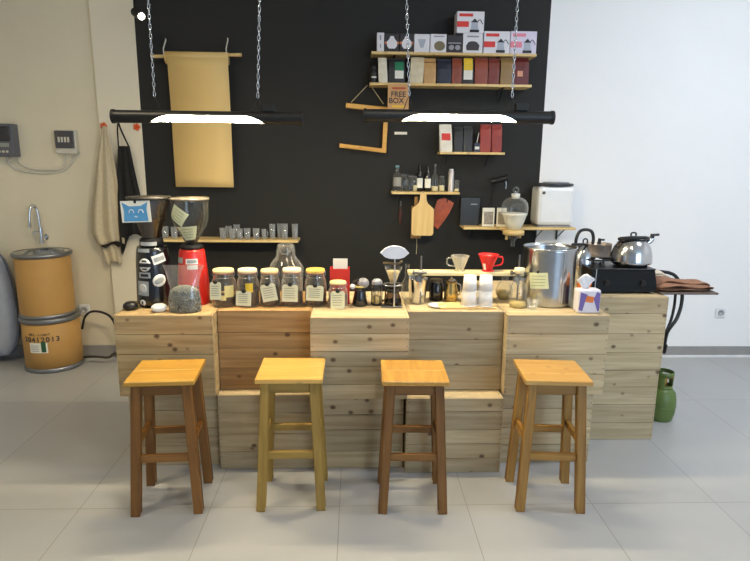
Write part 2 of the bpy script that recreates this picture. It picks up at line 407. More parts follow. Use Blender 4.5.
crate(1.284, 1.744, 3.088, 3.62, 0, .431, 'lower pine crate of the end block beside the gas cylinder', 4, 1.05, G, 12)

# ------------------------------------------------------------------ stools
def stool(cx, cy, rz, label, seat_l, seat_d, leg_l, leg_d, idx, grain='X'):
    ms = wood('stool_seat_wood_%d' % idx, seat_l, seat_d, grain, .35, .25, .3)
    ml = wood('stool_leg_wood_%d' % idx, leg_l, leg_d, 'Z', .45, .1, .15)
    mr = wood('stool_rail_wood_%d' % idx, leg_l, leg_d, 'X', .45, .1, .15)
    r = thing('bar_stool', label, 'stool', (cx, cy, 0), rz, 'wooden stools in front of the counter')
    zt = .64; m = MB()
    m.bb(-.150, .150, -.128, .014, zt - .022, zt, .003, tint=1.0); m.bb(-.150, .150, .0148, .156, zt - .022, zt, .003, tint=.96)
    m.build('seat', ms, r)
    zl = zt - .022
    def lp(sx, sy, z):
        k = 1 - z / zl; return Vector((sx * (.108 + .031 * k), .012 * (1 - k) + sy * (.096 + .032 * k), z))
    for sx in (-1, 1):
        for sy in (-1, 1):
            MB().beam(lp(sx, sy, 0), lp(sx, sy, zl - .0005), .041, .041, .003, tint=random.uniform(.8, 1.12)).build('leg', ml, r)
    for sy in (-1, 1):
        a, b = lp(-1, sy, zl - .03), lp(1, sy, zl - .03)
        MB().beam(a + Vector((.019, 0, 0)), b - Vector((.019, 0, 0)), .052, .018, .002, up=(0, 1, 0), tint=.8).build('seat_rail', mr, r)
        z = .268 if sy < 0 else .295
        a, b = lp(-1, sy, z), lp(1, sy, z)
        MB().beam(a + Vector((.019, 0, 0)), b - Vector((.019, 0, 0)), .034, .02, .002, up=(0, 1, 0)).build('rung', mr, r)
    for sx in (-1, 1):
        a, b = lp(sx, -1, zl - .03), lp(sx, 1, zl - .03)
        MB().beam(a + Vector((0, .019, 0)), b - Vector((0, .019, 0)), .052, .018, .002, up=(1, 0, 0), tint=.85).build('seat_rail', mr, r)
        a, b = lp(sx, -1, .335), lp(sx, 1, .335)
        MB().beam(a + Vector((0, .019, 0)), b - Vector((0, .019, 0)), .034, .02, .002, up=(1, 0, 0)).build('rung', mr, r)
    return r
stool(-.862, 2.535, math.radians(4), 'orange-topped wooden stool with brown legs below the black grinder', (204, 158, 68), (184, 134, 46), (146, 98, 42), (114, 72, 26), 1)
stool(-.294, 2.557, math.radians(.5), 'yellow wooden stool with pale legs below the glass jars', (228, 186, 104), (206, 156, 72), (186, 152, 76), (152, 118, 48), 2)
stool(.272, 2.525, math.radians(-1.5), 'brown-legged wooden stool standing before the middle of the counter', (202, 156, 74), (180, 130, 52), (152, 104, 46), (118, 76, 28), 3, 'Y')
stool(.918, 2.525, math.radians(-4), 'honey-coloured wooden stool turned slightly, below the steel bucket', (204, 162, 92), (184, 138, 66), (184, 138, 64), (146, 102, 40), 4)

# ------------------------------------------------------------------ hanging tube lamps
def chain(m, p, ztop, lean=0., r=.0019, L=.026, w=.0085):
    z = p[2]; k = 0; x0_ = p[0]; z0_ = z
    while z < ztop:
        p = (x0_ + lean * (z - z0_), p[1], z)
        pts = []
        for i in range(10):
            a = 2 * PI * i / 10; u = math.cos(a) * w * .62; v = math.sin(a) * L * .5 + (0.006 if math.sin(a) > 0 else -.006) * .3
            pts.append((p[0] + (u if k % 2 == 0 else 0), p[1] + (0 if k % 2 == 0 else u), z + L * .5 + v))
        m.tube(pts, r, 5, True); z += L * .82; k += 1
TUBE = mat('lit_lamp_tube', (255, 250, 235), .4, emit=(1., .83, .52), estr=260)
PIPE = mat('black_pipe', (16, 16, 17), .42)
def tube_lamp(pl, pr, py_l, py_r, Y, ol, orr, chains, label):
    a, b = wp(pl, py_l, Y), wp(pr, py_r, Y); c = (a + b) / 2
    r = thing('tube_lamp', label, 'lamp', c, 0, 'black pipe lamps over the counter')
    Lh = (b.x - a.x) / 2; R_ = .030
    o0 = wp(ol, py_l, Y).x - c.x; o1 = wp(orr, py_r, Y).x - c.x
    m = MB()
    # pipe: full at both ends, lower front cut away in the middle, wall 4 mm
    n = 40; mid = math.radians(163); full = math.radians(86); D_ = .10
    ts = [0, .02, .08, .18, .32, .5, .7, .88, 1]
    xs_ = [o0 + D_ * t for t in ts] + [o1 - D_ * t for t in ts[::-1]]
    def ring(x, rad, half):
        return [Vector((x, -math.sin(a_) * rad, math.cos(a_) * rad)) for a_ in [mid + half + (2 * PI - 2 * half) * k / n for k in range(n + 1)]]
    hv = [full * (1 - (1 - t) ** 1.7) for t in ts]; hv = hv + hv[::-1]
    for rad in (R_, R_ - .003):
        st = [(-Lh, 0.)] + list(zip(xs_, hv)) + [(Lh, 0.)]
        rings = [ring(x, rad, h_) for x, h_ in st]; vs = [v for q in rings for v in q]
        m.add(vs, [(a_ * (n + 1) + k, a_ * (n + 1) + k + 1, (a_ + 1) * (n + 1) + k + 1, (a_ + 1) * (n + 1) + k) for a_ in range(len(st) - 1) for k in range(n)], 0, True)
    pipe = m.build('pipe', PIPE, r)
    for sx in (-1, 1): MB().cyl((sx * (Lh - .001), 0, 0), (sx * (Lh + .012), 0, 0), R_ + .003, n=28).build('end_cap', BLACKM, r)
    MB().cyl((o0 + .01, -.003, -.006), (o1 - .01, -.003, -.006), .015, n=16).build('light_tube', TUBE, r)
    for px in chains:
        x = wp(px[0], py_l, Y).x - c.x
        m = MB(); chain(m, (x, 0, R_ + .062), CEIL - c.z - .004, px[2]); m.build('chain', STEEL, r)
        m = MB()
        m.tube([(x - .024, -.002, R_ + .001), (x - .012, 0, R_ + .034), (x, 0, R_ + .066), (x + .012, 0, R_ + .034), (x + .024, .002, R_ + .001)], .0022, 6)
        m.lathe([(R_ + .0015, -.008), (R_ + .0035, -.008), (R_ + .0035, .008), (R_ + .0015, .008)], (x, 0, 0), 24, M=Matrix.Rotation(PI / 2, 3, 'Y')) if False else None
        m.build('hook', BLACKM, r)
    x = wp(chains[-1][0] + 6, py_l, Y).x - c.x
    MB().bb(x - .012, x + .05, -.016, .016, R_ - .002, R_ + .034, .004).build('driver_box', BLACKM, r)
    return r
LY = 2.9
tube_lamp(115, 300, 119, 116, LY, 149, 267, [(156, 100, .0), (258.5, 100, .05)], 'black pipe lamp with lit tube hanging before the kraft paper roll')
tube_lamp(366, 551, 117, 116, LY, 399, 519, [(408.5, 100, -.05), (511, 100, 0)], 'black pipe lamp with lit tube hanging below the two stocked shelves')

# ------------------------------------------------------------------ wall shelves
def shelf(pl, pr, py, depth, label, brackets=(), th=.018, name='wall_shelf', backskew=0.):
    yf = WY - depth
    a, b = wp(pl, py, yf), wp(pr, py, yf); z = (a.z + b.z) / 2
    r = thing(name, label, 'shelf', ((a.x + b.x) / 2, WY, z))
    w = (b.x - a.x) / 2
    MB().bb(-w, w, -depth, -.002, -th, 0, .002).build('board', PINE_S, r)
    for px in brackets:
        x = wp(px, py, yf).x - (a.x + b.x) / 2
        m = MB(); m.bb(x - .007, x + .007, -depth + .03, -.004, -th - .004, -th - .0005); m.bb(x - .007, x + .007, -.006, -.0005, -th - .1, -th - .0005)
        m.beam((x, -.006, -th - .085), (x, -depth + .05, -th - .005), .007, .005, .001, up=(1, 0, 0)); m.build('bracket', BLACKM, r)
    return z
zs1 = shelf(371.5, 537, 52.5, .17, 'top pine wall shelf carrying the row of gadget boxes', (395, 500))
zs2 = shelf(369.5, 532, 83.5, .17, 'pine wall shelf carrying the coffee bags under the boxes', (410, 505))
zs3 = shelf(440, 505, 152, .15, 'short pine wall shelf with white and red bags below the lamp', (448, 490))
zs4 = shelf(392, 460, 192, .15, 'short pine wall shelf crowded with small bottles', (400, 450))
zs5 = shelf(464, 576, 227.5, .22, 'pine wall shelf carrying the white water dispenser', (476, 545, 567))
zs6 = shelf(160, 298, 240, .18, 'long pine wall shelf lined with clear drinking glasses', (190, 280))
SH = {1: (zs1, WY - .09), 2: (zs2, WY - .09), 3: (zs3, WY - .08), 4: (zs4, WY - .08), 5: (zs5, WY - .12), 6: (zs6, WY - .1)}

def wall_box(name, label, cat, pl, pr, pt, z0, Yf, d, m, group=None, bev=.002):
    """upright box with its foot on z0"""
    a, b = wp(pl, pt, Yf), wp(pr, pt, Yf); h = (a.z + b.z) / 2 - z0
    w = b.x - a.x
    r = thing(name, label, cat, ((a.x + b.x) / 2, Yf, z0), 0, group)
    MB().bb(-w / 2 + .0006, w / 2 - .0006, 0, d, 0, h, bev).build('carton', m, r)
    return r, w, h
GB = 'gadget boxes on the top shelf'
WB = mat('white_carton', (222, 220, 226), .5); GR = mat('grey_print', (150, 148, 156), .6); OLV = mat('olive_print', (120, 108, 80), .6)
DK = mat('dark_carton', (40, 34, 38), .5); ORP = mat('orange_print', (206, 120, 80), .6); REDP = mat('red_print', (214, 52, 44), .55); PKP = mat('pink_print', (226, 130, 150), .55)
LILAC = mat('pale_lilac_carton', (214, 206, 226), .5); BLKP = mat('black_print', (34, 30, 36), .6); TEA = mat('dark_teapot_print', (62, 56, 58), .6); CLRP = mat('pale_print', (170, 176, 190), .6)
Yb = WY - .155
def kettle_print(r, w, h, red, body=CLRP):
    """the picture on a kettle box: a banner, a red block and a gooseneck kettle"""
    m = MB(); m.bb(-w * .42, -w * .42 + w * .5, -.0008, 0, h * .76, h * .9); m.build('banner_print', red, r)
    m = MB(); m.bb(-w * .5 + .001, -w * .06, -.0008, 0, h * .28, h * .54); m.build('colour_block_print', red, r)
    m = MB()
    m.prism([(w * .0, h * .06), (w * .3, h * .06), (w * .26, h * .5), (w * .04, h * .5)], Matrix.Translation((0, -.0014, 0)), .0010)
    m.build('kettle_body_print', body, r)
    m = MB(); m.bb(-w * .02, w * .32, -.0018, -.0002, h * .04, h * .16); m.build('kettle_base_print', BLKP, r)
    m = MB(); m.prism([(w * .0, h * .5), (w * .3, h * .5), (w * .22, h * .58), (w * .17, h * .66), (w * .13, h * .66), (w * .08, h * .58)], Matrix.Translation((0, -.0016, 0)), .0012)
    m.build('kettle_lid_print', BLKP, r); m = MB(); m.tube([(w * .26, -.001, h * .56), (w * .34, -.001, h * .62), (w * .4, -.001, h * .52), (w * .45, -.001, h * .42)], .0028, 5, smooth_pts=3)
    m.build('kettle_spout_print', BLKP, r)
r, w, h = wall_box('carton_box', 'narrow white carton at the end of the top shelf', 'box', 377, 384.3, 32.5, zs1, Yb, .1, WB, GB)
m = MB(); m.bb(-.005, .005, -.0008, 0, h * .62, h * .86); m.bb(-.004, .004, -.0008, 0, h * .2, h * .4); m.build('print', GR, r)
for i, (a, b, lab) in enumerate(((384.8, 399.5, 'dark carton with a white emblem beside the narrow white carton'), (400, 413.8, 'dark carton with a white emblem behind the lamp chain'))):
    r, w, h = wall_box('carton_box', lab, 'box', a, b, 33.5, zs1, Yb, .11, DK, GB)
    m = MB(); k = w * .34
    m.prism([(-k, h * .32), (-k * .6, h * .18), (k * .6, h * .18), (k, h * .32), (k, h * .56), (k * .55, h * .7), (k * .3, h * .86), (-k * .3, h * .86), (-k * .55, h * .7), (-k, h * .56)], Matrix.Translation((0, -.001, 0)), .0009)
    m.build('emblem_print', WB, r)
    m = MB(); m.bb(-w / 2 + .001, -k - .001, -.0008, 0, h * .42, h * .56); m.bb(k + .001, w / 2 - .001, -.0008, 0, h * .42, h * .56); m.build('stripe_print', ORP, r)
r, w, h = wall_box('carton_box', 'white carton with a faint grey dripper picture on the top shelf', 'box', 414.3, 430, 34, zs1, Yb, .11, WB, GB)
MB().prism([(-w * .26, h * .72), (w * .26, h * .72), (w * .1, h * .25), (-w * .1, h * .25)], Matrix.Translation((0, -.001, 0)), .0009).build('dripper_print', CLRP, r)
r, w, h = wall_box('carton_box', 'white carton with a round olive brown picture on the top shelf', 'box', 430.5, 446.8, 34, zs1, Yb, .11, WB, GB)
m = MB(); m.prism([(w * .08 + w * .34 * math.cos(a), h * .36 + h * .26 * math.sin(a)) for a in [2 * PI * k / 20 for k in range(20)]], Matrix.Translation((0, -.001, 0)), .0009); m.build('round_print', OLV, r)
MB().bb(-w * .3, w * .36, -.0008, 0, h * .84, h * .9).build('caption_print', GR, r)
r, w, h = wall_box('carton_box', 'dark brown carton with two pale cups pictured, on the top shelf', 'box', 447.2, 462.8, 35, zs1, Yb, .11, DK, GB)
m = MB()
for q in (-.2, .2): m.prism([(w * q + w * .17 * math.cos(a), h * .3 + h * .14 * math.sin(a)) for a in [2 * PI * k / 14 for k in range(14)]], Matrix.Translation((0, -.001, 0)), .0009)
m.bb(-w * .4, w * .4, -.0008, 0, h * .52, h * .58); m.build('cups_print', GR, r)
r, w, h = wall_box('carton_box', 'pale grey carton with a black teapot picture under the stacked kettle box', 'box', 463.3, 483.2, 33.3, zs1, Yb, .12, WB, GB)
m = MB(); m.prism([(-w * .3, h * .14), (w * .3, h * .14), (w * .34, h * .4), (w * .2, h * .56), (w * .08, h * .6), (-w * .1, h * .6), (-w * .24, h * .54), (-w * .34, h * .36)], Matrix.Translation((0, -.001, 0)), .0009)
m.build('teapot_print', TEA, r); MB().bb(-w * .3, w * .3, -.0008, 0, h * .8, h * .88).build('caption_print', GR, r)
hq = h
r, w, h = wall_box('carton_box', 'white carton with a kettle picture stacked highest on the top shelf', 'box', 457.3, 484.8, 11.3, zs1 + hq + .001, Yb, .12, WB, GB); kettle_print(r, w, h, REDP)
r, w, h = wall_box('carton_box', 'white kettle carton with red block next to the teapot carton', 'box', 484.2, 510.6, 31.2, zs1, Yb, .12, WB, GB); kettle_print(r, w, h, REDP)
r, w, h = wall_box('carton_box', 'pale lilac kettle carton with pink block at the shelf end', 'box', 511, 537.4, 31.2, zs1, Yb, .12, LILAC, GB); kettle_print(r, w, h, PKP)

# coffee bags
def pouch(label, pl, pr, pt, z0, Yf, d, rgb, group, lab=None, lean=0., mname=None, gloss=.45, fold=True):
    a, b = wp(pl, pt, Yf), wp(pr, pt, Yf); h = (a.z + b.z) / 2 - z0; w = b.x - a.x
    m_ = mat(mname or 'bag_%d_%d_%d' % rgb, rgb, gloss, 0, .1, 25, bump=.3)
    r = thing('coffee_bag', label, 'bag', ((a.x + b.x) / 2, Yf + d / 2, z0), 0, group)
    m = MB(); rows = []
    prof = [(0, .92, 1.), (.05, .99, 1.), (.3, 1., 1.), (.6, .99, .9), (.82, .985, .55), (.93, .98, .2), (1., .975, .12)]
    n = 8; vs = []
    for z, sx, sd in prof:
        hw, hd = w / 2 * sx - .0008, d / 2 * sd
        for (i, j) in ((-1, -1), (-.5, -1.06), (.5, -1.06), (1, -1), (1.0, -.3), (1.0, .3), (1, 1), (-1, 1), (-1.0, .3), (-1.0, -.3)):
            x = i * hw * (.97 if abs(j) < .5 else 1)
            vs.append((x + lean * z * h + random.uniform(-.0012, .0012), j * hd + random.uniform(-.0012, .0012), z * h))
    k = 10
    fs = [(i * k + q, i * k + (q + 1) % k, (i + 1) * k + (q + 1) % k, (i + 1) * k + q) for i in range(len(prof) - 1) for q in range(k)]
    fs += [tuple(range(k))[::-1], tuple(range((len(prof) - 1) * k, len(prof) * k))]
    m.add(vs, fs, 0, False); m.build('sack', m_, r)
    if fold: MB().bb(-w * .47 + lean * h, w * .47 + lean * h, -d * .16, d * .12, h * .955, h + .002, .002).build('folded_top', m_, r)
    if lab:
        for (mm, x0, x1, z0_, z1_, nm) in lab:
            q = MB(); zz = [z0_, (z0_ + z1_) / 2, z1_]
            def yy(z): 
                f_ = z; pr_ = prof
                for s0, s1 in zip(pr_, pr_[1:]):
                    if s0[0] <= f_ <= s1[0]: 
                        t = (f_ - s0[0]) / (s1[0] - s0[0]); return -(s0[2] + (s1[2] - s0[2]) * t) * d / 2 * 1.06 - .0025
                return -d / 2
            vs = []
            for z in zz: vs += [(x0 * w + lean * z * h, yy(z), z * h), (x1 * w + lean * z * h, yy(z), z * h)]
            q.add(vs, [(0, 1, 3, 2), (2, 3, 5, 4)]); q.build(nm, mm, r, solid=.0006)
    return r
GC = 'coffee bags on the second shelf'
Y2 = WY - .15
GREENP = mat('green_print', (28, 120, 84), .6); YEL = mat('yellow_print', (226, 190, 50), .6); WPR = mat('white_print', (226, 224, 214), .6)
# black jar
a = wp(374, 66, Y2 + .03); m = MB()
r = thing('black_jar', 'squat black jar at the end of the second shelf', 'jar', (a.x, Y2 + .045, zs2))
hh = a.z - zs2
m.lathe([(.0, 0), (.030, 0), (.032, .004), (.032, hh * .6), (.026, hh * .72), (.024, hh * .76)], n=24); m.build('body', BLACKP, r)
MB().cyl((0, 0, hh * .765), (0, 0, hh), .027, n=24).build('lid', BLACKM, r)
MB().patch(.032, -.6, .6, hh * .3, hh * .38).build('label_band', WPR, r)
pouch('slim cream white coffee bag next to the squat black jar', 379, 388, 57.5, zs2, Y2, .06, (214, 208, 190), GC, lean=-.04)
pouch('black coffee bag with green and white label by the lamp chain', 388.8, 405.5, 58, zs2, Y2, .06, (26, 26, 30), GC, [(GREENP, -.12, .4, .5, .86, 'green_label'), (WPR, -.12, .4, .18, .5, 'white_label')])
pouch('large off-white coffee bag between the green-labelled and kraft bags', 410, 423.6, 57, zs2, Y2, .06, (204, 192, 164), GC, lean=.05)
pouch('light kraft coffee bag between the off-white and navy bags', 424, 436.5, 58, zs2, Y2, .06, (186, 146, 92), GC, [(mat('dark_seam', (120, 84, 48), .7), -.46, .46, .82, .86, 'tear_strip')])
pouch('navy blue coffee bag on the second shelf', 437.5, 452, 59, zs2, Y2, .06, (30, 34, 52), GC)
pouch('rust brown coffee bag between the navy and yellow-labelled bags', 452.5, 462.6, 58, zs2, Y2, .06, (132, 62, 40), GC)
pouch('black coffee bag with a yellow and white label', 463, 474.6, 56.5, zs2, Y2, .06, (34, 32, 30), GC, [(YEL, -.38, .38, .5, .96, 'yellow_label'), (WPR, -.38, .38, .16, .5, 'white_label')], fold=False)
pouch('wide rust brown coffee bag past the yellow-labelled one', 475.5, 488.8, 57.5, zs2, Y2, .06, (140, 66, 44), GC)
pouch('dark rust coffee bag squeezed before the olive kraft bag', 489.3, 500.5, 58, zs2, Y2, .06, (118, 48, 36), GC)
pouch('olive kraft coffee bag second from the shelf end', 501, 513.6, 57.5, zs2, Y2, .06, (142, 112, 66), GC, lean=.03)
pouch('deep red coffee bag with small square label at the shelf end', 515, 530, 57, zs2, Y2, .06, (98, 28, 24), GC, [(mat('salmon_print', (214, 150, 120), .6), -.28, .08, .3, .5, 'square_label')])
GC3 = 'bags on the short shelf under the lamp'; Y3 = WY - .13
pouch('white coffee bag with a red square on the short shelf', 441, 453.6, 124.5, zs3, Y3, .055, (222, 218, 206), GC3, [(REDP, -.34, .36, .42, .68, 'red_label')], lean=-.06)
pouch('black coffee bag next to the white and red one', 454.5, 463.6, 127, zs3, Y3, .055, (30, 30, 32), GC3)
pouch('black coffee bag behind the small navy box', 464.2, 473.2, 126, zs3, Y3, .055, (38, 38, 40), GC3)
r, w, h = wall_box('small_box', 'small navy box with a white front on the short shelf', 'box', 474.2, 480.4, 143, zs3, Y3, .04, mat('navy_carton', (36, 40, 66), .5))
MB().bb(-w * .36, w * .36, -.0008, 0, h * .3, h * .6).build('label', WPR, r)
MB().beam((0, .02, h), (w * .3, .02, h + .075), .006, .003, .0005).build('paper_strip', WPR, r)
pouch('rust red coffee bag next to the navy box', 481, 492, 124.5, zs3, Y3, .055, (150, 52, 36), GC3)
pouch('rust red coffee bag at the end of the short shelf', 492.6, 503, 124.5, zs3, Y3, .055, (142, 46, 32), GC3)

# kraft sign, hanging bars, white card
a, b = wp(388, 84, WY - .175), wp(408.5, 110, WY - .175)
r = thing('kraft_sign', 'kraft paper sign lettered FREE BOX under the bag shelf', 'sign', ((a.x + b.x) / 2, WY - .178, b.z))
w, h = b.x - a.x, a.z - b.z
MB().bb(-w / 2, w / 2, 0, .003, 0, h).build('sheet', KRAFT, r)
MB().bb(-w * .3, w * .34, -.001, 0, h * .8, h * .88).build('red_line', mat('rust_print', (180, 82, 50), .7), r)
text('lettering', 'FREE', .052, INK, r, (.0, -.001, h * .60), bold=.0014); text('lettering', 'BOX', .052, INK, r, (-.014, -.001, h * .35), bold=.0014)
MB().bb(-w * .3, w * .3, -.001, 0, h * .1, h * .17).build('yellow_line', YEL, r)
BARW = wood('honey_bar_wood', (226, 178, 92), (200, 146, 62), 'X', .5, .2)
Yh = WY - .026
a, b = wp(346, 105.5, Yh), wp(390, 110, Yh); cc = (a + b) / 2
r = thing('hanging_bar', 'honey wooden bar hung on two cords from the bag shelf end', 'wooden bar', cc)
MB().beam(a - cc, b - cc, .034, .05, .002).build('bar', BARW, r)
q = wp(369, 85, Yh) - cc
for px, py in ((351, 102.5), (383.5, 104)): MB().tube([wp(px, py, Yh) - cc, q + Vector((.01 if px > 370 else -.01, 0, 0))], .0035, 6).build('cord', mat('twine', (190, 176, 140), .8), r)
a, b, c_ = wp(339.5, 145.5, Yh), wp(384, 151, Yh), wp(385.5, 122.5, Yh); cc = (a + b) / 2
r = thing('corner_bracket', 'L-shaped honey wooden piece on the black wall below the hanging bar', 'wooden bracket', cc)
MB().beam(a - cc, b - cc + Vector((.016, 0, 0)), .03, .05, .002).build('long_arm', BARW, r)
MB().beam(b - cc + Vector((0, 0, .017)), c_ - cc, .032, .05, .002, up=(0, 1, 0)).build('short_arm', BARW, r)
a, b = wp(394.5, 131.8, WY), wp(407, 134.6, WY)
tag(MB().bb(a.x, b.x, WY - .004, WY - .0005, b.z, a.z, .0005).build('wall_card', WPR), 'tiny white card stuck on the black wall', 'card')

# bottles on shelf four
z4, y4 = SH[4]
def item_at(px, shelf_z, Y): p = wp(px, 0, Y); return wp(px, 190, Y).x
GBt = 'bottles on the short bottle shelf'
def bottle(px, wpx, pt, label, m_, cap=None, style='bottle', lab=None, dy=0., z=None, Y=None, fill=None, group=GBt, name='bottle', cat='bottle'):
    Y = (Y or y4) + dy; z = z if z is not None else z4
    x = wp(px, 190, Y).x; p = Vector((x, Y, z)); rr = wpx / 2 * mp(p); h = wp(px, pt, Y).z - z
    r = thing(name, label, cat, (x, Y, z), 0, group)
    P = {'bottle': [(.0, 0), (.94, .0), (1, .02), (1, .56), (.85, .64), (.42, .74), (.36, .8), (.36, .93)],
         'tall': [(.0, 0), (.94, .0), (1, .02), (1, .5), (.85, .56), (.36, .66), (.3, .72), (.3, .94)],
         'jar': [(.0, 0), (.94, 0), (1, .03), (1, .74), (.8, .84), (.76, .9)],
         'tube': [(.0, 0), (.97, 0), (1, .02), (1, .9), (.7, .93)],
         'glass': [(.0, .0), (.8, 0), (.84, .03), (1, 1), (.95, 1), (.78, .06), (0, .06)]}[style]
    mb = MB(); mb.lathe([(q * rr, s_ * h) for q, s_ in P], n=20); mb.build('body', m_, r)
    if fill: 
        f = MB(); f.lathe([(0, .004), (rr * .9, .004), (rr * .92, h * fill[1]), (0, h * fill[1])], n=18); f.build('contents', fill[0], r)
    if cap:
        f = MB(); q, s_ = P[-1]; f.cyl((0, 0, s_ * h + .0003), (0, 0, h), q * rr * 1.12, n=16); f.build('cap', cap, r)
    if lab:
        f = MB(); f.patch(rr, -.95, .95, h * lab[1], h * lab[2], t=.0009); f.build('label', lab[0], r)
    return r
DKB = mat('dark_bottle_glass', (20, 16, 14), .15, coat=.3)
BLUE = mat('pale_blue_cap', (110, 160, 175), .4); MILK = mat('cream_liquid', (226, 214, 170), .4)
bottle(397, 9, 165.5, 'clear bottle with a pale blue cap at the shelf end', GLASSM, BLUE, 'bottle', (mat('faded_label', (150, 150, 145), .7), .2, .55))
bottle(403.6, 7, 174, 'clear glass jar next to the blue-capped bottle', GLASSM, GLASSM, 'jar', None, -.03, name='glass_jar', cat='jar')
bottle(410.4, 6.5, 175, 'clear glass jar second along the bottle shelf', GLASSM, GLASSM, 'jar', None, -.03, name='glass_jar', cat='jar')
bottle(414.9, 4, 176, 'thin clear vial before the first black bottle', GLASSM, DARKSTEEL, 'jar', None, -.03, fill=(MILK, .4), name='glass_vial', cat='vial')
bottle(406.5, 6, 168, 'plain dark bottle behind the small glass jars', DKB, BLACKM, 'tall', None, .03)
bottle(419.3, 7, 164.5, 'black bottle with white label nearer the glass jars', DKB, BLACKM, 'bottle', (PAPER, .14, .5))
bottle(427.3, 7, 164.5, 'black bottle with white label nearer the cream-filled bottle', DKB, BLACKM, 'bottle', (PAPER, .14, .48))
bottle(434.6, 7, 164, 'slender clear bottle with cream liquid at its bottom', GLASSM, DARKSTEEL, 'tall', None, -.01, fill=(MILK, .2))
bottle(441.5, 6, 176, 'small clear jar beside the silver tube', GLASSM, DARKSTEEL, 'jar', None, 0, fill=(MILK, .4), name='glass_jar', cat='jar')
bottle(450.6, 5.6, 169, 'slim silver tube standing on the bottle shelf', mat('pale_silver', (205, 200, 198), .35, .4), WHITEP, 'tube', name='metal_tube', cat='tube')
bottle(456.6, 5, 180, 'tiny clear glass at the end of the bottle shelf', GLASSM, None, 'glass', fill=(MILK, .25), name='shot_glass', cat='glass')

# cutting boards and leather hanging under the bottle shelf
def cut_board(px, pt, pb, wpx, Y, label, m_, necks=.34, t=.016, tilt=0.):
    top, bot = wp(px, pt, Y), wp(px, pb, Y); hw = wpx / 2 * mp(top); h = top.z - bot.z
    r = thing('cutting_board', label, 'cutting board', (top.x, Y, bot.z))
    r.rotation_euler = (0, tilt, 0)
    k = .022; pts = []
    def arc(cx, cz, rad, a0, a1, n=5): return [(cx + rad * math.cos(math.radians(a0 + (a1 - a0) * i / n)), cz + rad * math.sin(math.radians(a0 + (a1 - a0) * i / n))) for i in range(n + 1)]
    pts += arc(-hw + k, k, k, 180, 270) + arc(hw - k, k, k, 270, 360)
    zb = h * (1 - necks)
    pts += arc(hw - .03, zb - .03, .03, 0, 60) + [(hw * .42, zb + .025), (hw * .3, zb + .05), (hw * .26, h - .02)]
    pts += arc(0, h - hw * .27, hw * .27, 15, 165, 7)
    pts += [(-hw * .26, h - .02), (-hw * .3, zb + .05), (-hw * .42, zb + .025)] + arc(-hw + .03, zb - .03, .03, 120, 180)
    MB().prism(pts, Matrix.Translation((0, -t / 2, 0)), t).build('board', m_, r)
    m = MB(); m.tube([(0, -t / 2 - .002, h - .012), (0, -t / 2 - .006, h + .012), (0, 0, h + .016), (0, t / 2 + .002, h - .01)], .0018, 5); m.build('hanging_loop', BLACKM, r)
    return r
cut_board(423.4, 191.5, 235.5, 22, WY - .165, 'pale wooden cutting board with a short handle hanging under the bottles', PLY)
m = MB(); cpts = [wp(x, y, WY - .03) for x, y in ((411, 205), (412, 238), (430, 238), (430, 205))]
a = wp(412, 225, WY - .10)
r = thing('wooden_paddle', 'brown wooden paddle half hidden behind the pale cutting board', 'paddle', (a.x + .02, WY - .10, wp(412, 238.5, WY - .10).z))
MB().bb(-.028, .05, -.006, .006, 0, .25, .01).build('blade', wood('brown_board_wood', (178, 140, 84), (150, 110, 60), 'Z'), r)
MB().bb(-.006, .022, -.005, .005, .25, .32, .004).build('handle', wood('brown_board_wood', (178, 140, 84), (150, 110, 60), 'Z'), r)
MB().tube([(.018, -.004, -.002), (.02, -.01, -.05), (.017, -.008, -.12)], .002, 5).build('cord', mat('twine', (190, 176, 140), .8), r)
# leather sleeve
LEA = mat('red_brown_leather', (168, 76, 32), .33, 0, .18, 30, bump=.4)
Y = WY - .0145
pts = [(437, 200), (444.5, 197.5), (453.8, 203), (449, 213), (443, 222), (437.5, 229), (434, 226), (433, 214)]
cc = wp(443, 212, Y); r = thing('leather_sleeve', 'red-brown leather sleeve hanging tilted beside the cutting board', 'leather sleeve', cc)
P2 = [wp(x, y, Y) - cc for x, y in pts]
m = MB(); m.prism([(p.x, p.z) for p in P2], Matrix.Translation((0, -.014, 0)), .028); m.build('sleeve', LEA, r)
m = MB(); m.tube([(p.x * .9, -.0155, p.z * .9) for p in P2], .0018, 5, True); m.build('edge_binding', mat('pale_leather_edge', (176, 96, 66), .5), r)
# dark tool with reddish grip
cc = wp(400.5, 214, WY - .0125); r = thing('hand_brush', 'small dark hand brush hanging under the bottle shelf', 'brush', cc)
m = MB(); m.blob((0, 0, -.01), (.016, .012, .075), seg=10, rings=8); m.build('handle', mat('dark_red_handle', (70, 40, 36), .4), r)
MB().cyl((0, 0, .06), (0, 0, .1), .006, n=10).build('ferrule', DARKSTEEL, r)

# shelf five: black box, cards, wall spotlight
z5, y5 = SH[5]
r, w, h = wall_box('black_case', 'flat black case standing on the dispenser shelf', 'case', 461, 480.5, 197.5, z5, WY - .1, .06, mat('charcoal_case', (34, 37, 40), .4))
MB().bb(w * .02, w * .36, -.0008, 0, h * .74, h * .78).build('print', GR, r)
def photo_card(pl, pr, pt, label):
    r, w, h = wall_box('picture_card', label, 'card', pl, pr, pt, z5, WY - .17, .02, PAPER)
    m = MB(); m.bb(-w * .38, w * .38, -.0008, 0, h * .12, h * .8); m.build('picture', mat('blotchy_picture', (150, 142, 130), .6, 0, .45, 60), r)
photo_card(483, 495, 208, 'white-bordered picture card beside the flat black case')
photo_card(497.5, 507, 208, 'white-bordered picture card half behind the round glass funnel')
cc = wp(499, 180, WY - .07); r = thing('wall_spotlight', 'small black spotlight on the black wall above the picture cards', 'spotlight', cc)
MB().cyl((-.06, 0, -.012), (.05, -.02, .016), .022, n=20).build('barrel', BLACKP, r)
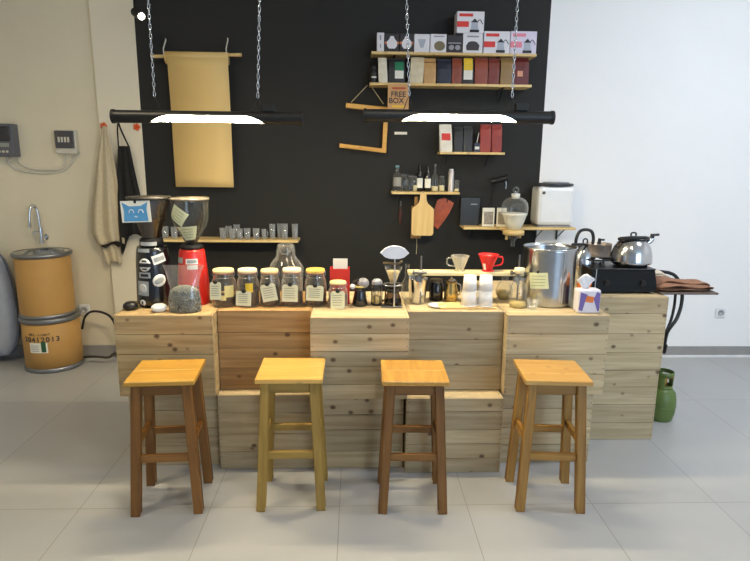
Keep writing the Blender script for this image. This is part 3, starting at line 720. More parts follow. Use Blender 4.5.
MB().cyl((.06, -.022, .018), (.05, -.02, .016), .025, n=20).build('front_ring', BLACKM, r)
MB().tube([(-.02, .0, 0), (-.02, .03, -.01), (-.02, .065, -.02)], .007, 8).build('arm', BLACKM, r)
MB().tube([(.045, -.02, .0), (.052, -.022, -.03), (.05, -.022, -.065)], .004, 6).build('lever', BRUSH, r)
MB().tube([(-.02, .055, -.02), (-.035, .06, -.1), (-.03, .06, -.2)], .003, 6).build('cable', BLACKM, r)

# white water dispenser
a, b = wp(539, 184, WY - .2), wp(573.5, 224, WY - .2)
r = thing('water_dispenser', 'white rounded water dispenser with a dark lid on the wall shelf', 'dispenser', ((a.x + b.x) / 2, WY - .11, z5))
w, h, d = b.x - a.x, a.z - z5, .19
MB().box((0, 0, .012 + (h - .03) / 2), (w, d, h - .03), .03).build('body', WHITEP, r)
m = MB(); m.bb(-w * .46, w * .46, -d * .44, d * .44, 0, .0115, .003); m.build('foot', mat('grey_plastic', (150, 150, 152), .5), r)
LIDD = mat('charcoal_lid', (46, 48, 54), .35)
m = MB(); m.lathe([(0, 0), (w * .5, 0), (w * .53, .006), (w * .53, .014), (w * .5, .02), (0, .022)], (0, 0, h - .0175), 36, sy=d / w * 1.0); m.build('lid', LIDD, r)
m = MB(); m.lathe([(0, 0), (w * .36, 0), (w * .34, .008), (0, .009)], (w * .06, 0, h + .005), 32, sy=d / w); m.build('lid_disc', mat('grey_lid_disc', (150, 152, 158), .4), r)
MB().cyl((-w * .36, -d / 2 - .004, h * .8), (-w * .36, -d / 2 + .004, h * .8), .012, n=16).build('badge', mat('dark_badge', (70, 70, 60), .4), r)
# small white canisters under that shelf, on the end block? they hang on hooks
# ------------------------------------------------------------------ round glass drip funnel (held by the ring of a shelf board)
Yg = WY - .27
x = wp(514.5, 215, Yg).x
zc = wp(514, 233, Yg).z
r = thing('glass_drip_funnel', 'round glass drip funnel with stopper and white filter over the steel bucket', 'drip funnel', (x, Yg, z5))
s = mp((x, Yg, z5)); 
def zz(py): return wp(514.5, py, Yg).z - z5
m = MB()
rb = 13.2 * s
prof = [(rb * .55, zz(228)), (rb * .75, zz(222)), (rb * .93, zz(214)), (rb, zz(208)), (rb * .93, zz(203)), (rb * .7, zz(199)), (rb * .34, zz(197)), (rb * .28, zz(195.5)), (rb * .3, zz(193.8))]
m.lathe(prof, n=32); m.build('globe', GLASSM, r)
m = MB(); m.lathe([(0, zz(229.5)), (rb * .5, zz(229)), (rb * .72, zz(222)), (rb * .9, zz(214.6)), (rb * .96, zz(213.6)), (rb * .9, zz(213)), (0, zz(213.8))], n=32); m.build('paper_filter', mat('white_filter', (240, 236, 224), .8), r)
m = MB(); m.lathe([(0, zz(199)), (rb * .28, zz(198.5)), (rb * .33, zz(193.7)), (0, zz(193.2))], n=24); m.build('stopper', mat('frosted_stopper', (214, 214, 210), .35), r)
m = MB(); q = zz(190.0); m.tube([(math.cos(a) * 2.6 * s, 0, q + math.sin(a) * 2.6 * s) for a in [2 * PI * k / 16 for k in range(16)]], .006, 8, True); m.build('stopper_ring', GLASSM, r)
m = MB(); m.lathe([(0, zz(234.5)), (10.5 * s, zz(234.5)), (10.5 * s, zz(230.5)), (rb * .6, zz(229.5)), (0, zz(229.7))], n=28); m.build('collar', PINE_S, r)
m = MB(); m.lathe([(1.8 * s, zz(246.5)), (2.2 * s, zz(240)), (4.6 * s, zz(238)), (5 * s, zz(234.6))], n=20); m.build('spout', GLASSM, r)
m = MB(); m.cyl((-6.8 * s, 0, zz(239.5)), (-6.8 * s, 0, zz(234.6)), 1.3 * s, n=12); m.cyl((6.6 * s, 0, zz(238)), (6.6 * s, 0, zz(234.6)), 1.3 * s, n=12); m.build('collar_pegs', PINE_S, r)
m = MB(); m.bb(-9 * s, 9 * s, 9 * s, .16, -.0305, -.0185, .002); m.build('support_board', PINE_S, r)

# glasses on the long shelf
z6, y6 = SH[6]
def tumbler(px, wpx, pt, dy, label, handle=False):
    Y = y6 + dy; x = wp(px, 236, Y).x; k = mp((x, Y, z6)); rr = wpx / 2 * k; h = wp(px, pt, Y).z - z6
    r = thing('drinking_glass', label, 'glass', (x, Y, z6), 0, 'clear glasses on the long shelf')
    m = MB(); m.lathe([(0, .0005), (rr * .82, .0005), (rr * .86, .004), (rr, h), (rr * .94, h), (rr * .8, .010), (0, .010)], n=20); m.build('bowl', TUMG, r)
    if handle: MB().tube([(rr * .9, 0, h * .8), (rr * 1.5, 0, h * .75), (rr * 1.55, 0, h * .4), (rr * .9, 0, h * .2)], .004, 6, smooth_pts=4).build('handle', TUMG, r)
    return r
tumbler(165.5, 6.5, 226.5, 0, 'clear tumbler on the long shelf, seen between the two grinders')
tumbler(174.5, 6.5, 227, -.02, 'clear tumbler on the long shelf, seen through the red grinder hopper')
gl = [(223, 6.5, 228, -.04, 0), (229, 6, 226, .03, 0), (232.5, 6, 228.5, -.045, 0), (237, 6.2, 224.5, .035, 0), (239.8, 6.2, 228.8, -.045, 0), (247.3, 6.6, 228.3, -.04, 0), (256.3, 6.6, 228.3, -.04, 0), (264, 4.6, 229, -.03, 1),
      (272.5, 6, 224, 0, 0), (280.3, 6, 223.6, .02, 0), (285, 6, 223.8, -.03, 0), (295, 6.2, 224, 0, 0)]
names = ['next to the red grinder hopper', 'at the back behind the first one']
for i, g in enumerate(gl):
    tumbler(*g[:4], 'clear drinking glass on the long shelf, %s from the red grinder' % ORD[i] if i < 11 else 'clear drinking glass at the free end of the long shelf', g[4] > 0)

# ------------------------------------------------------------------ kraft paper roll
Yp = WY - .07
a, b = wp(151, 56.5, Yp), wp(241.5, 54.8, Yp); cc = (a + b) / 2
r = thing('paper_roll', 'kraft paper roll on a wooden dowel hung from the black wall', 'paper roll', cc)
MB().cyl(a - cc, b - cc, .012, n=16).build('dowel', PLY, r)
KR = mat('kraft_roll_paper', (226, 194, 128), .7, 0, .03, 4)
x0, x1 = wp(166, 58, Yp).x - cc.x, wp(228.5, 58, Yp).x - cc.x
m = MB(); m.lathe([(0, x0), (.044, x0), (.044, x1), (0, x1)], (0, -.001, -.018), 32, M=Matrix.Rotation(PI / 2, 3, 'Y')); m.build('roll', KR, r)
m = MB(); zb = wp(203, 187, Yp).z - cc.z; xa, xb_ = wp(172.5, 120, Yp).x - cc.x, wp(231.5, 120, Yp).x - cc.x
vs = []; fs = []; nr = 14
for j in range(nr + 1):
    t = j / nr; z = -.02 + (zb + .02) * t; y = -.046 + .03 * min(1, t * 2) + .004 * math.sin(t * 7)
    vs += [(xa, y, z), (xa * .33 + xb_ * .67, y - .002, z), (xb_, y, z)]
for j in range(nr): fs += [(3 * j, 3 * j + 1, 3 * j + 4, 3 * j + 3), (3 * j + 1, 3 * j + 2, 3 * j + 5, 3 * j + 4)]
m.add(vs, fs, 0, True); m.build('hanging_sheet', KR, r, solid=.0012, fixn=False)
for px, pt in ((164.5, 38), (227, 38)):
    p = wp(px, 56, Yp) - cc; q = wp(px, pt, Yp) - cc
    m = MB(); m.tube([(p.x, -.016, p.z - .006), (p.x - .003, -.006, p.z + .05), (q.x, .035, q.z)], .005, 6)
    m.tube([(p.x + .006, .004 + .016 * math.sin(a_) - .004, p.z - .002 + .016 * math.cos(a_)) for a_ in [2 * PI * k / 12 for k in range(12)]], .005, 6, True)
    m.build('hanging_cord', mat('white_cord', (206, 204, 190), .8), r)
    MB().cyl((q.x, .02, q.z), (q.x, .069, q.z), .005, n=10).build('screw_hook', BRUSH, r)

# ceiling track spotlight at the corner of the black wall
cc = wp(139.5, 15, 4.2)
r = thing('track_spotlight', 'small lit spotlight high at the corner of the black wall', 'spotlight', cc)
d = (Vector((.75, -.8, -.5))).normalized()
MB().cyl(-d * .07, d * .028, .030, n=24).build('housing', BLACKM, r)
MB().cyl(d * .0285, d * .034, .021, n=24).build('lens', mat('lit_spot_lens', (255, 250, 240), .3, emit=(1, .93, .8), estr=14), r)
MB().tube([-d * .04, Vector((-.05, .06, .06)), Vector((-.05, .08, CEIL - cc.z - .002))], .008, 8).build('drop_rod', BLACKM, r)

# ------------------------------------------------------------------ grinders
def lerp_prof(prof, z):
    for (r0, z0), (r1, z1) in zip(prof, prof[1:]):
        if z0 <= z <= z1: return r0 + (r1 - r0) * (z - z0) / max(1e-6, z1 - z0)
    return prof[-1][0]
Yg1 = 2.98
p = Vector((wp(154.2, 280, Yg1).x, Yg1, ZT)); s = mp(p + Vector((0, 0, .2)))
def hz(px, py, Y, z0=ZT): return wp(px, py, Y).z - z0
r = thing('coffee_grinder', 'black coffee grinder covered in stickers with a brown hopper', 'coffee grinder', p, 0, 'coffee grinders on the counter end')
q = lambda py: hz(152, py, Yg1)
BG = mat('gloss_black_paint', (18, 18, 22), .22, 0, .05, coat=.5)
bp_ = [(17 * s, .014), (17.4 * s, .03), (16.9 * s, q(285)), (16 * s, q(262)), (15 * s, q(250)), (14 * s, q(246))]
MB().lathe([(0, .002), (15 * s, .002), (15 * s, .013)] + bp_ + [(0, q(245.5))], n=36).build('body', BG, r)
MB().lathe([(0, q(245.3)), (11.5 * s, q(245.3)), (11 * s, q(239)), (9.5 * s, q(237.5)), (0, q(237.5))], n=30).build('collar', BLACKM, r)
MB().patch(11.4 * s, -.75, .75, q(244.2), q(240.6)).build('collar_label', mat('silver_label', (190, 190, 188), .4), r)
BRN = glass('brown_smoked_hopper', (.40, .30, .20), .8, .6, .6, lin((120, 94, 66)), .3)
m = MB()
m.lathe([(8.5 * s, q(237.3)), (9.5 * s, q(233)), (14 * s, q(220)), (18.4 * s, q(204)), (18.6 * s, q(198.8))], n=36); m.build('hopper', BRN, r)
MB().lathe([(0, q(237)), (8.2 * s, q(236.8)), (12.6 * s, q(222)), (13.6 * s, q(219)), (0, q(217.5))], n=28).build('beans_inside', BEAN, r)
MB().lathe([(0, q(199)), (20.6 * s, q(199)), (21 * s, q(198)), (20.8 * s, q(196.4)), (0, q(195.2))], n=36).build('hopper_lid', mat('dark_smoked_lid', (40, 37, 33), .45), r)
# stickers
ro = lambda z: lerp_prof([(a, b) for a, b in bp_], z)
def stick(ang, py0, py1, wpx, mm, nm='sticker', disc=False, rot=0., t=.0012):
    z0, z1 = q(py1), q(py0); rr = ro((z0 + z1) / 2); hw = wpx / 2 * s / rr
    return MB().patch(rr, ang - hw, ang + hw, z0, z1, disc=disc, rot=rot, r_of=ro, t=t).build(nm, mm, r)
WS = mat('white_sticker', (226, 226, 224), .5); GS = mat('grey_sticker', (150, 156, 158), .5)
an = lambda px, Rpx=16: math.asin(max(-.98, min(.98, (px - 152.5) / Rpx)))
stick(an(149.5), 256, 268.5, 12.5, WS, disc=True); stick(an(149.5), 260.6, 264.4, 13, BLKP, 'sticker_band', t=.0018)
stick(an(149.5), 257.7, 259.3, 5, BLKP, 'sticker_mark', t=.0018); stick(an(149.5), 265.4, 267, 5, BLKP, 'sticker_mark', t=.0018)
stick(an(163), 252.5, 261, 13, WS, rot=.25); stick(an(163), 254.6, 258.8, 10, GS, 'sticker_print', rot=.25, t=.0018)
stick(an(148), 246.8, 250.2, 13, GS, rot=0.0); stick(an(149), 269.5, 275, 12, GS, 'sticker_drawing'); stick(an(149), 271, 273.5, 8, BLKP, 'sticker_mark', t=.0018)
stick(an(162), 272, 283.5, 13.5, WS, disc=True, rot=.5); stick(an(162), 275, 280.5, 10, GS, 'sticker_print', disc=True, rot=.5, t=.0018)
stick(an(146.8), 278, 292, 12.5, GS, rot=-.04); stick(an(146.8), 280.5, 289.5, 9, mat('pale_grey_print', (196, 198, 196), .5), 'sticker_print', disc=True, t=.0018)
stick(an(146), 296, 302, 7, WS, disc=True); stick(an(146), 297.6, 300.4, 1.8, BLKP, 'sticker_mark', t=.0018)
# cat drawing hung on the lid edge
CATB = mat('drawing_blue', (86, 156, 206), .7, 0, .08); xp0, xp1 = wp(121, 210, Yg1 - .1).x - p.x, wp(150.5, 210, Yg1 - .1).x - p.x
zp0, zp1 = wp(135, 222.3, Yg1 - .1).z - ZT, wp(135, 200.8, Yg1 - .1).z - ZT
M0 = Matrix.Translation(((xp0 + xp1) / 2, -.1, (zp0 + zp1) / 2)); W2, H2 = (xp1 - xp0) / 2, (zp1 - zp0) / 2
r2 = thing('cat_drawing', 'small paper with a blue cat face drawn, hung on the black grinder hopper', 'drawing', p + Vector(((xp0 + xp1) / 2, -.1, (zp0 + zp1) / 2)))
r2.rotation_euler = (0, math.radians(-2), 0)
MB().bb(-W2, W2, -.0008, .0008, -H2, H2).build('paper', PAPER, r2)
MB().prism([(-W2 * .86, -H2 * .9), (W2 * .8, -H2 * .9), (W2 * .74, H2 * .2), (W2 * .84, H2 * .86), (W2 * .36, H2 * .52), (-W2 * .42, H2 * .5), (-W2 * .92, H2 * .9), (-W2 * .8, H2 * .1)], Matrix.Translation((0, -.0016, 0)), .0008).build('blue_face', CATB, r2)
m = MB()
for sx in (-.3, .34): m.tube([(W2 * (sx - .17), -.002, -H2 * .12), (W2 * (sx - .1), -.002, H2 * .14), (W2 * (sx + .1), -.002, H2 * .14), (W2 * (sx + .17), -.002, -H2 * .12)], .0022, 5, smooth_pts=3)
m.tube([(-W2 * .1, -.002, -H2 * .4), (0, -.002, -H2 * .52), (W2 * .1, -.002, -H2 * .4)], .0018, 5, smooth_pts=3); m.build('face_lines', WS, r2)
MB().bb(-.006, .006, -.004, .028, H2 - .012, H2 + .012, .002).build('clip', BLACKM, r2)
# drip trays at the grinder foot
a = gp(128.5, 311, ZT); r = thing('black_dish', 'low black dish at the foot of the black grinder', 'dish', (a.x, a.y + .03, ZT))
MB().lathe([(0, .001), (.028, .001), (.037, .014), (.035, .028), (.022, .039), (0, .042)], n=24).build('dish', BLACKP, r)
a = gp(157.5, 312.5, ZT); r = thing('white_dish', 'low white dish at the foot of the black grinder', 'dish', (a.x, a.y + .028, ZT))
MB().lathe([(0, .001), (.03, .001), (.040, .013), (.037, .026), (.022, .036), (0, .039)], n=24).build('dish', WHITEP, r)

# red grinder
Yg2 = 3.02
p = Vector((wp(193.5, 280, Yg2).x, Yg2, ZT)); s = mp(p + Vector((0, 0, .2))); q = lambda py: hz(192, py, Yg2)
r = thing('coffee_grinder', 'red coffee grinder with a clear hopper and two pale notes', 'coffee grinder', p, 0, 'coffee grinders on the counter end')
bp_ = [(16 * s, .01), (16.2 * s, .02), (15 * s, q(280)), (13.2 * s, q(258)), (12.4 * s, q(251)), (11.5 * s, q(248.6))]
MB().lathe([(0, .001), (15.5 * s, .001)] + bp_ + [(0, q(248.4))], n=36).build('body', RED, r)
MB().lathe([(0, q(248.2)), (11 * s, q(248.2)), (11.4 * s, q(246.2)), (9 * s, q(243.8)), (0, q(243.8))], n=28).build('collar', BLACKM, r)
ro = lambda z: lerp_prof(bp_, z)
an = lambda px, Rpx=14: math.asin(max(-.98, min(.98, (px - 193.5) / Rpx)))
stick(an(183.5), 255.8, 261.5, 9, GS); stick(an(196.5), 256.8, 262, 11.5, WS); stick(an(196.5), 258, 260.6, 9, GS, 'sticker_print', t=.0018); stick(an(197), 262.8, 267, 10, WS)
MB().cyl((15 * s, .02, q(298)), (21 * s, .02, q(299)), .012, .015, n=16).build('knob', RED, r)
MB().cyl((8 * s, -14.2 * s, q(284)), (8 * s, -15 * s, q(284)), .006, n=12).build('button', BLACKM, r)
HOP = glass('clear_hopper', (.9, .9, .87), .9, .6, .4, (.6, .58, .5), .08)
m = MB()
hp = [(5.5 * s, q(243.6)), (7 * s, q(240)), (15 * s, q(226)), (17.4 * s, q(218)), (18 * s, q(202)), (18 * s, q(200.5))]
m.lathe(hp, n=36); m.build('hopper', HOP, r)
MB().lathe([(0, q(243)), (5 * s, q(243)), (8 * s, q(238)), (0, q(237))], n=24).build('beans_inside', BEAN, r)
MB().lathe([(0, q(200.3)), (19 * s, q(200.3)), (19.4 * s, q(199)), (19 * s, q(197.6)), (0, q(197))], n=36).build('hopper_lid', mat('grey_smoked_lid', (110, 104, 92), .25), r)
m = MB(); bprof = sorted([(b, a) for a, b in hp]); ro2 = lambda z: lerp_prof(hp, z)
def note(ang, py0, py1, wpx, rot, nm):
    z0, z1 = q(py1), q(py0); rr = ro2((z0 + z1) / 2); hw = wpx / 2 * s / rr
    MB().patch(rr, ang - hw, ang + hw, z0, z1, rot=rot, r_of=ro2, t=.002).build(nm, NOTE, r)
    m = MB()
    for k in range(4):
        zc_ = z0 + (z1 - z0) * (.2 + .2 * k); dz = zc_ - (z0 + z1) / 2; aa = ang - math.sin(rot) * dz / rr
        m.patch(rr, aa - hw * .6, aa + hw * .6, (z0 + z1) / 2 + dz * math.cos(rot) - .0012, (z0 + z1) / 2 + dz * math.cos(rot) + .0012, rot=rot, r_of=ro2, t=.0028)
    m.build('handwriting', mat('olive_ink', (120, 132, 84), .7), r)
note(-.42, 206.5, 222, 17, -.62, 'sticky_note'); note(.06, 225, 239, 15, .1, 'sticky_note')

# bag of green beans
p = gp(183, 313.5, ZT); p = Vector((p.x, p.y + .045, ZT)); s = mp(p); q = lambda py: hz(183, py, p.y)
r = thing('plastic_bag', 'clear plastic bag half full of grey green coffee beans', 'bag', p)
GBN = mat('green_coffee_beans', (128, 130, 120), .6, 0, .6, 160, bump=1.)
zf = q(288)
def oval(prof, m, n=28, jit=.0):
    vs = []
    for (rx, ry, z) in prof:
        for k in range(n):
            a_ = 2 * PI * k / n; e = 1 + jit * math.sin(a_ * 5 + z * 60)
            vs.append((rx * math.cos(a_) * e, ry * math.sin(a_) * e, z))
    m.add(vs, [(i * n + k, i * n + (k + 1) % n, (i + 1) * n + (k + 1) % n, (i + 1) * n + k) for i in range(len(prof) - 1) for k in range(n)], 0, True)
    return vs
m = MB(); pf = [(.001, .001, .002), (14.6 * s, .04, .002), (15.4 * s, .046, .014), (14.6 * s, .045, zf * .5), (13.6 * s, .04, zf * .86), (11.5 * s, .034, zf), (6 * s, .02, zf * 1.1), (.001, .001, zf * 1.12)]
oval(pf, m, jit=.02)
rb = random.Random(3)
for k in range(300):
    a_ = rb.uniform(PI, 2 * PI); z = rb.uniform(.006, zf * .93); rx = 15.2 * s * (1 if z < zf * .6 else 1 - (z - zf * .6) / zf * .4); ry = .0455 * (1 if z < zf * .6 else .85)
    m.blob((rx * math.cos(a_), ry * math.sin(a_), z), (.0062, .004, .0045), seg=6, rings=3, tint=rb.uniform(.3, 1.35), M=Matrix.Rotation(rb.uniform(0, 3), 3, 'Y'))
m.build('green_beans', GBN, r, kind='stuff')
m = MB()
oval([(14.4 * s, .042, .001), (16 * s, .049, .02), (15.8 * s, .048, zf * .6), (14 * s, .04, zf), (15.5 * s, .026, q(279)), (19 * s, .012, q(268)), (20.5 * s, .005, q(265))], m, jit=.03)
m.build('plastic_film', glass('plastic_film', (.96, .96, .96), .95, .65, .5, (.78, .78, .78), .15, 1.8), r)

# ------------------------------------------------------------------ glass jars
GASK = mat('pink_gasket', (206, 140, 110), .5)
def storage_jar(px, wpx, pt, pb, label, fill, tagspec, lidm, extra=None, beanm=BEAN):
    p = gp(px, pb, ZT); k = mp(p); rr = wpx / 2 * k; p = Vector((p.x, p.y + rr, ZT)); p.x = wp(px, (pt + pb) / 2, p.y).x
    h = wp(px, pt + 1.0, p.y + rr * .6).z - ZT
    r = thing('storage_jar', label, 'jar', p, 0, 'clip-top jars of coffee on the counter')
    prof = [(rr * .9, .001), (rr, .012), (rr, h * .56), (rr * .95, h * .68), (rr * .8, h * .78), (rr * .78, h * .895)]
    m = MB(); m.lathe([(0, .001)] + prof, n=32); m.build('glass_body', JARG, r)
    zf = h * fill
    MB().lathe([(0, .006), (rr * .86, .006), (rr * .95, .016), (rr * .95, zf), (rr * .6, zf + .008), (0, zf + .003)], n=28).build('coffee_beans', beanm, r, kind='stuff')
    MB().lathe([(rr * .7, h * .897), (rr * .84, h * .897), (rr * .84, h * .918), (rr * .7, h * .918)], n=28).build('gasket', GASK, r)
    MB().lathe([(0, h * .92), (rr * .83, h * .92), (rr * .86, h * .935), (rr * .86, h * .98), (rr * .82, h), (0, h)], n=30).build('lid', lidm, r)
    m = MB(); m.tube([(rr * .8 * math.cos(a_), rr * .8 * math.sin(a_), h * .79) for a_ in [2 * PI * j / 24 for j in range(24)]], .0016, 5, True)
    for sx in (-1, 1): m.tube([(sx * rr * .8, 0, h * .79), (sx * rr * .92, 0, h * .84), (sx * rr * .92, 0, h * .93), (sx * rr * .84, 0, h * .95)], .0016, 5)
    m.build('wire_clip', BRUSH, r)
    # hanging tag
    if tagspec:
        dx, t0, t1, tw, rot = tagspec
        x = dx * k; z0, z1 = wp(px, t1, p.y - rr).z - ZT, wp(px, t0, p.y - rr).z - ZT; hw = tw / 2 * k
        Mt = Matrix.Translation((x, -rr - .006, (z0 + z1) / 2)) @ Matrix.Rotation(rot, 4, 'Y')
        hh = (z1 - z0) / 2
        m = MB(); m.prism([(-hw, -hh), (hw, -hh), (hw, hh * .8), (hw * .8, hh), (-hw * .8, hh), (-hw, hh * .8)], Mt, .0014); tg = m.build('paper_tag', CREAMTAG, r)
        m = MB()
        for j in range(5): m.prism([(-hw * .75, hh * (.55 - .27 * j) - .0012), (hw * random.uniform(.4, .75), hh * (.55 - .27 * j) - .0012), (hw * .6, hh * (.55 - .27 * j) + .0012), (-hw * .75, hh * (.55 - .27 * j) + .0012)], Matrix.Translation((0, -.0008, 0)) @ Mt, .0006)
        m.build('handwriting', mat('faint_ink', (130, 132, 112), .7), tg)
        c0 = Mt @ Vector((0, -.003, hh * 1.05)); MB().blob(c0, (.0125, .006, .0115), seg=10, rings=6).build('black_seal', BLACKM, tg)
        MB().tube([c0, (x * .6, -rr * .92, h * .74), (0, -rr * .82, h * .79)], .001, 4).build('string', BLACKM, tg)
    if extra: extra(r, rr, h, k, p)
    return r
def sticker_yellow(r, rr, h, k, p):
    MB().patch(rr, -.05, .62, h * .42, h * .66, t=.0012).build('yellow_sticker', YEL, r)
def pale_card(r, rr, h, k, p):
    MB().patch(rr, .25, 1.05, h * .28, h * .6, t=.0012).build('cream_card', mat('cream_card', (226, 210, 140), .6), r)
    MB().patch(rr, -.1, .35, h * .2, h * .34, t=.0012).build('cream_card', mat('cream_card', (226, 210, 140), .6), r)
LIDS = [CREAM, mat('pale_cream_lid', (240, 232, 190), .5, 0, .03), mat('yellow_lid', (228, 200, 96), .5, 0, .03)]
storage_jar(224, 24.5, 266.5, 308, 'glass jar with a cream lid next to the red grinder', .26, (-5.5, 282, 299.5, 11, .03), LIDS[0], pale_card)
storage_jar(248, 22, 266.5, 308, 'glass jar of beans with a yellow sticker above its tag', .44, (-2.5, 291, 305.5, 15, .06), LIDS[1], sticker_yellow)
storage_jar(270, 20.5, 267, 307.5, 'glass jar of dark beans with a steeply tilted white tag', .5, (0.5, 284, 301, 15, -.18), LIDS[0])
storage_jar(292.2, 21.6, 266, 307.5, 'pale-lidded glass jar with a square white tag before the big jug', .36, (-1, 284.5, 301.5, 15.5, .03), LIDS[1])
storage_jar(315.6, 22, 266.5, 307.5, 'yellow-lidded glass jar with a wide white tag', .36, (0, 285.5, 300.5, 17, .05), LIDS[2])
storage_jar(338, 19.5, 279, 309.5, 'small glass jar with a tall tag before the red box', .5, (0, 291, 309, 14, 0.), LIDS[0], None, mat('mauve_beans', (92, 66, 62), .5, 0, .4, 160))
# big glass jug behind
Yj = 3.14; p = Vector((wp(286.5, 275, Yj).x, Yj, ZT)); s = mp(p); q = lambda py: hz(286.5, py, Yj)
r = thing('glass_jug', 'big clear glass jug with a thick neck behind the jars', 'jug', p)
m = MB()
m.lathe([(0, .001), (.075, .001), (.088, .015), (.09, q(276)), (17 * s, q(268)), (14 * s, q(262)), (9.6 * s, q(257)), (8.4 * s, q(253)), (8.6 * s, q(247.5)), (8 * s, q(245)), (6.8 * s, q(244)), (6.6 * s, q(252))], n=36); m.build('body', GLASSM, r)
m = MB()
for sx in (-1, 1): m.tube([(sx * 8.6 * s, -.01, q(249)), (sx * 9 * s, -.02, q(256)), (sx * 14 * s, -.02, q(263)), (sx * 16.5 * s, -.02, q(271))], .004, 6, smooth_pts=3)
m.build('glass_ribs', GLASSM, r)
MB().tube([(-5 * s, -8.8 * s, q(250)), (-2 * s, -9.4 * s, q(252.5)), (2 * s, -9.4 * s, q(252)), (5 * s, -8.8 * s, q(249.5))], .0035, 6, smooth_pts=3).build('handle_rib', DARKSTEEL, r)

# red box with a white card
Yr = 2.99; a, b = wp(329.8, 269, Yr), wp(349.5, 300, Yr)
r = thing('red_box', 'red box with a white card standing up in it', 'box', ((a.x + b.x) / 2, Yr, ZT)); w, h = b.x - a.x, a.z - ZT
m = MB(); t = .004
m.bb(-w / 2, w / 2, 0, t, 0, h, .001); m.bb(-w / 2, w / 2, .08 - t, .08, 0, h, .001); m.bb(-w / 2, -w / 2 + t, t, .08 - t, 0, h); m.bb(w / 2 - t, w / 2, t, .08 - t, 0, h); m.bb(-w / 2 + t, w / 2 - t, t, .08 - t, 0, t)
m.build('box', mat('matt_red', (190, 34, 26), .5, 0, .04), r)
z0, z1 = h * .3, wp(339, 259.5, Yr).z - ZT
MB().prism([(-w * .36, z0), (w * .36, z0), (w * .4, z1), (-w * .34, z1)], Matrix.Translation((0, .03, 0)), .002).build('card', PAPER, r)

# ------------------------------------------------------------------ small brewing tools
def on_top(px, pb, back=0.): p = gp(px, pb, ZT); return Vector((p.x, p.y + back, ZT))
p = on_top(360, 306.5, .03); s = mp(p); q = lambda py: hz(360, py, p.y)
r = thing('hand_grinder', 'black hand grinder with a round grey top beside the red box', 'grinder', p)
MB().lathe([(0, 0.001), (7.6 * s, 0.001), (7.8 * s, .006), (5.6 * s, q(292)), (4.6 * s, q(287)), (0, q(286.8))], n=24).build('body', mat('black_glass_body', (24, 26, 26), .18, coat=.4), r)
MB().blob((3 * s, 0, q(283)), (6 * s, 5.5 * s, 5.2 * s), seg=16, rings=10).build('dome', mat('grey_dome', (150, 150, 158), .3, .3), r)
MB().lathe([(4.2 * s, q(287)), (5.6 * s, q(287)), (5.6 * s, q(285.6)), (4.2 * s, q(285.6))], n=20).build('ring', mat('yellowed_ring', (196, 180, 110), .4), r)
MB().tube([(-1 * s, -.01, q(279.5)), (-6 * s, -.012, q(281)), (-7 * s, -.012, q(284))], .005, 8, smooth_pts=3).build('crank', BLACKP, r)
MB().blob((-7.4 * s, -.012, q(286)), (2.8 * s, 2.6 * s, 2.8 * s), seg=12, rings=8).build('crank_knob', WHITEP, r)
p = on_top(377, 306, .03); s = mp(p); q = lambda py: hz(377, py, p.y)
r = thing('french_press', 'small glass press with a grey lid and black frame', 'coffee press', p)
m = MB(); m.lathe([(0, .006), (4.8 * s, .006), (5 * s, .01), (5 * s, q(284))], n=24); m.build('beaker', GLASSM, r)
MB().lathe([(0, q(284)), (5.4 * s, q(284)), (5.2 * s, q(281)), (3 * s, q(279)), (0, q(278.5))], n=24).build('lid', mat('grey_lid', (168, 172, 184), .35, .3), r)
m = MB(); m.lathe([(4.4 * s, .001), (5.6 * s, .001), (5.6 * s, .007), (4.4 * s, .007)], n=24); m.lathe([(5 * s, q(288.6)), (5.5 * s, q(288.6)), (5.5 * s, q(287)), (5 * s, q(287))], n=24)
for a_ in (.3, 1.3, 2.3, 3.3, 4.3, 5.3): m.beam((5.4 * s * math.cos(a_), 5.4 * s * math.sin(a_), .004), (5.4 * s * math.cos(a_), 5.4 * s * math.sin(a_), q(287.5)), .004, .003, .0005)
m.tube([(5.4 * s, 0, q(287)), (8.2 * s, 0, q(288)), (8.2 * s, 0, q(299)), (5.4 * s, 0, q(301))], .004, 6, smooth_pts=3); m.build('frame', BLACKP, r)
MB().lathe([(0, .012), (4.6 * s, .012), (4.6 * s, q(296)), (0, q(296))], n=20).build('coffee', mat('amber_liquid', (200, 176, 110), .3), r)
# dripper stand
p = on_top(393.5, 308.5, .03); s = mp(p); q = lambda py: hz(393.5, py, p.y)
r = thing('dripper_stand', 'steel dripper stand holding a glass cone below white papers', 'dripper stand', p)
MB().bb(-12 * s, 9 * s, -.025, .045, .001, .009, .003).build('base_plate', DARKSTEEL, r)
MB().cyl((.6 * s, -.02, .009), (.6 * s, -.02, q(256)), .0042, n=12).build('pole', STEEL, r)
m = MB(); R0 = 10 * s; zr = q(285.5)
m.tube([(R0 * math.cos(a_), .03 + R0 * .8 * math.sin(a_), zr) for a_ in [2 * PI * k / 24 for k in range(24)]], .0035, 6, True)
m.tube([(0.6 * s, -.02, zr), (0.6 * s, .03 - R0 * .8, zr)], .0035, 6); m.build('ring_arm', STEEL, r)
m = MB(); zr2 = q(263); m.tube([(-10 * s, .02, zr2 - .004), (-5 * s, -.012, zr2 + .002), (.6 * s, -.02, zr2), (5 * s, -.012, zr2 + .002), (8 * s, .02, zr2 + .006)], .006, 6, smooth_pts=3); m.build('upper_arm', mat('brown_wood_arm', (96, 82, 58), .5), r)
m = MB(); m.lathe([(2.6 * s, q(286)), (3.4 * s, q(282)), (8.2 * s, q(270)), (8.8 * s, q(267.5))], (0, .03, 0), n=28); m.build('glass_cone', GLASSM, r)
